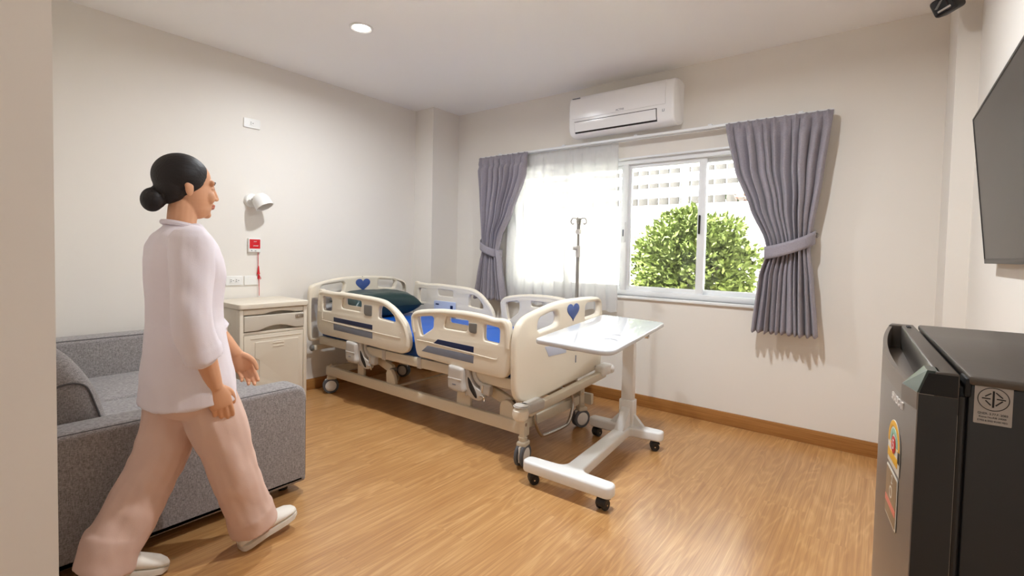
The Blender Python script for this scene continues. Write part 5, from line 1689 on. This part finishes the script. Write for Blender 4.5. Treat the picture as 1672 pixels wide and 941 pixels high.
for v, nv in zip(tunic.data.vertices, [q.normal.copy() for q in tunic.data.vertices]):
    w_ = v.co
    amp = 0.008 * noise.noise(Vector((w_.x * 8, w_.y * 10 + w_.z * 3, w_.z * 5 - w_.y * 5))) + 0.004 * noise.noise(Vector((w_.x * 20, w_.y * 24, w_.z * 12)))
    v.co += nv * amp
cl_ = MB()
cl_.tube([(HX + 0.062 * math.cos(a), -2.983 + 0.058 * math.sin(a), 1.262 + 0.012 * math.cos(a + PI / 2)) for a in [2 * PI * k / 28 for k in range(28)]], 0.009, 8, cyc=True)
cl_.build('collar', tunic_m, tunic)

tr_ = MB()
rings = []
for z, rx, ry in ((0.90, 0.148, 0.098), (0.80, 0.155, 0.106), (0.70, 0.166, 0.118), (0.62, 0.160, 0.115), (0.58, 0.12, 0.08)):
    rings.append([Vector((HX + rx * math.cos(2 * PI * k / 32), -2.97 + ry * math.sin(2 * PI * k / 32), z)) for k in range(32)])
tr_.loft(rings)
limb(tr_, [HRr, (1.874, -2.91, 0.58), KR, (1.868, -2.805, 0.24), (1.858, -2.768, 0.125)], [0.088, 0.096, 0.088, 0.084, 0.084])
limb(tr_, [HL, (1.732, -2.995, 0.58), KL, (1.74, -3.105, 0.28), (1.744, -3.172, 0.15)], [0.088, 0.096, 0.090, 0.088, 0.090])
tr_.cyl((1.860, -2.775, 0.15), (1.856, -2.752, 0.078), 0.086, 0.084, seg=28)
tr_.cyl((1.743, -3.16, 0.19), (1.745, -3.20, 0.085), 0.091, 0.090, seg=28)
trs = bake_remesh(tr_, 'trousers', trouser_m, person, 0.006, 5, 0.5)
for v, nv in zip(trs.data.vertices, [q.normal.copy() for q in trs.data.vertices]):
    w_ = v.co
    k_ = max(0, min(1, (0.75 - w_.z) / 0.3))
    amp = 0.011 * noise.noise(Vector((w_.x * 7, w_.y * 9 + w_.z * 6, w_.z * 5 - w_.y * 7))) + 0.004 * noise.noise(Vector((w_.x * 16, w_.y * 22 + w_.z * 14, w_.z * 12 - w_.y * 12)))
    v.co += nv * amp * k_

def shoe(heel, toe, lift_n, pitch_m, name):
    """heel and toe points of the sole; built along local y then placed"""
    L = (Vector(toe) - Vector(heel)).length
    yv = (Vector(toe) - Vector(heel)).normalized()
    xv = yv.cross(Vector((0, 0, 1))).normalized()
    zv = xv.cross(yv)
    Mx = Matrix.Translation(heel) @ Matrix((xv, yv, zv)).transposed().to_4x4()
    up_ = MB()
    rings = []
    for u, hw_, h0, h1 in ((0.0, 0.020, 0.016, 0.055), (0.03, 0.030, 0.016, 0.070), (0.12, 0.034, 0.016, 0.078), (0.28, 0.034, 0.016, 0.082), (0.42, 0.035, 0.016, 0.076), (0.58, 0.040, 0.016, 0.066), (0.74, 0.044, 0.016, 0.056), (0.88, 0.040, 0.016, 0.047), (0.97, 0.027, 0.016, 0.036), (1.0, 0.012, 0.018, 0.028)):
        r_ = []
        for k in range(20):
            a = 2 * PI * k / 20
            x = math.cos(a)
            zc = (h0 + h1) / 2 + (h1 - h0) / 2 * math.sin(a)
            wd = hw_ * (abs(x) ** 0.75) * (1 if x > 0 else -1) * (1 - 0.22 * max(0, math.sin(a)))
            r_.append(Vector((wd, u * L, zc)))
        rings.append(r_)
    up_.loft(rings, M=Mx)
    uo = up_.build('shoe', shoe_m, person, angle=70)
    s_ = MB()
    rings = []
    for u, hw_ in ((0.0, 0.018), (0.03, 0.031), (0.12, 0.036), (0.28, 0.036), (0.42, 0.036), (0.58, 0.042), (0.74, 0.046), (0.88, 0.042), (0.97, 0.029), (1.0, 0.014)):
        z0_ = 0.0 + (0.006 if u > 0.95 else 0)
        rings.append([Vector((-hw_, u * L * 1.0, z0_)), Vector((hw_, u * L, z0_)), Vector((hw_ * 1.02, u * L, 0.012)), Vector((hw_ * 0.98, u * L, 0.020)), Vector((-hw_ * 0.98, u * L, 0.020)), Vector((-hw_ * 1.02, u * L, 0.012))])
    s_.loft(rings, M=Mx)
    s_.build('sole', sole_m, uo, angle=50)
shoe((1.853, -2.806, 0.001), (1.835, -2.575, 0.052), 0, 0, '')
shoe((1.744, -3.235, 0.062), (1.758, -3.022, 0.0), 0, 0, '')

hr_ = MB()
hr_.sphere(hp(0, -0.019, 0.050), (0.0785, 0.089, 0.083), 40)
hr_.sphere(hp(0, -0.050, 0.010), (0.064, 0.050, 0.062), 30)
limb(hr_, [hp(0, -0.075, -0.005), hp(0, -0.092, -0.028), hp(0, -0.098, -0.038)], [0.030, 0.030, 0.036])
hr_.sphere(hp(0, -0.105, -0.041), (0.042, 0.034, 0.042), 28)
hro = bake_remesh(hr_, 'hair', hair_m, person, 0.004, 4, 0.5)
MB().tube([hp(0.032 * math.cos(a), -0.080, -0.014 + 0.032 * math.sin(a)) for a in [2 * PI * k / 20 for k in range(20)]], 0.006, 8, cyc=True).build('hair_band', black_rubber, hro)
for s in (-1, 1):
    e_ = MB().sphere(hp(s * 0.029, 0.0705, 0.0125), (0.0105, 0.0094, 0.0046), 18).build('eye', eye_m, person)
    MB().sphere(hp(s * 0.0295, 0.0777, 0.0125), (0.0044, 0.0026, 0.0043), 14).build('iris', iris_m, e_)
    MB().tube([hp(s * 0.014, 0.0845, 0.032), hp(s * 0.03, 0.081, 0.0375), hp(s * 0.046, 0.068, 0.034)], [0.003, 0.0034, 0.002], 8).build('eyebrow', hair_m, person)
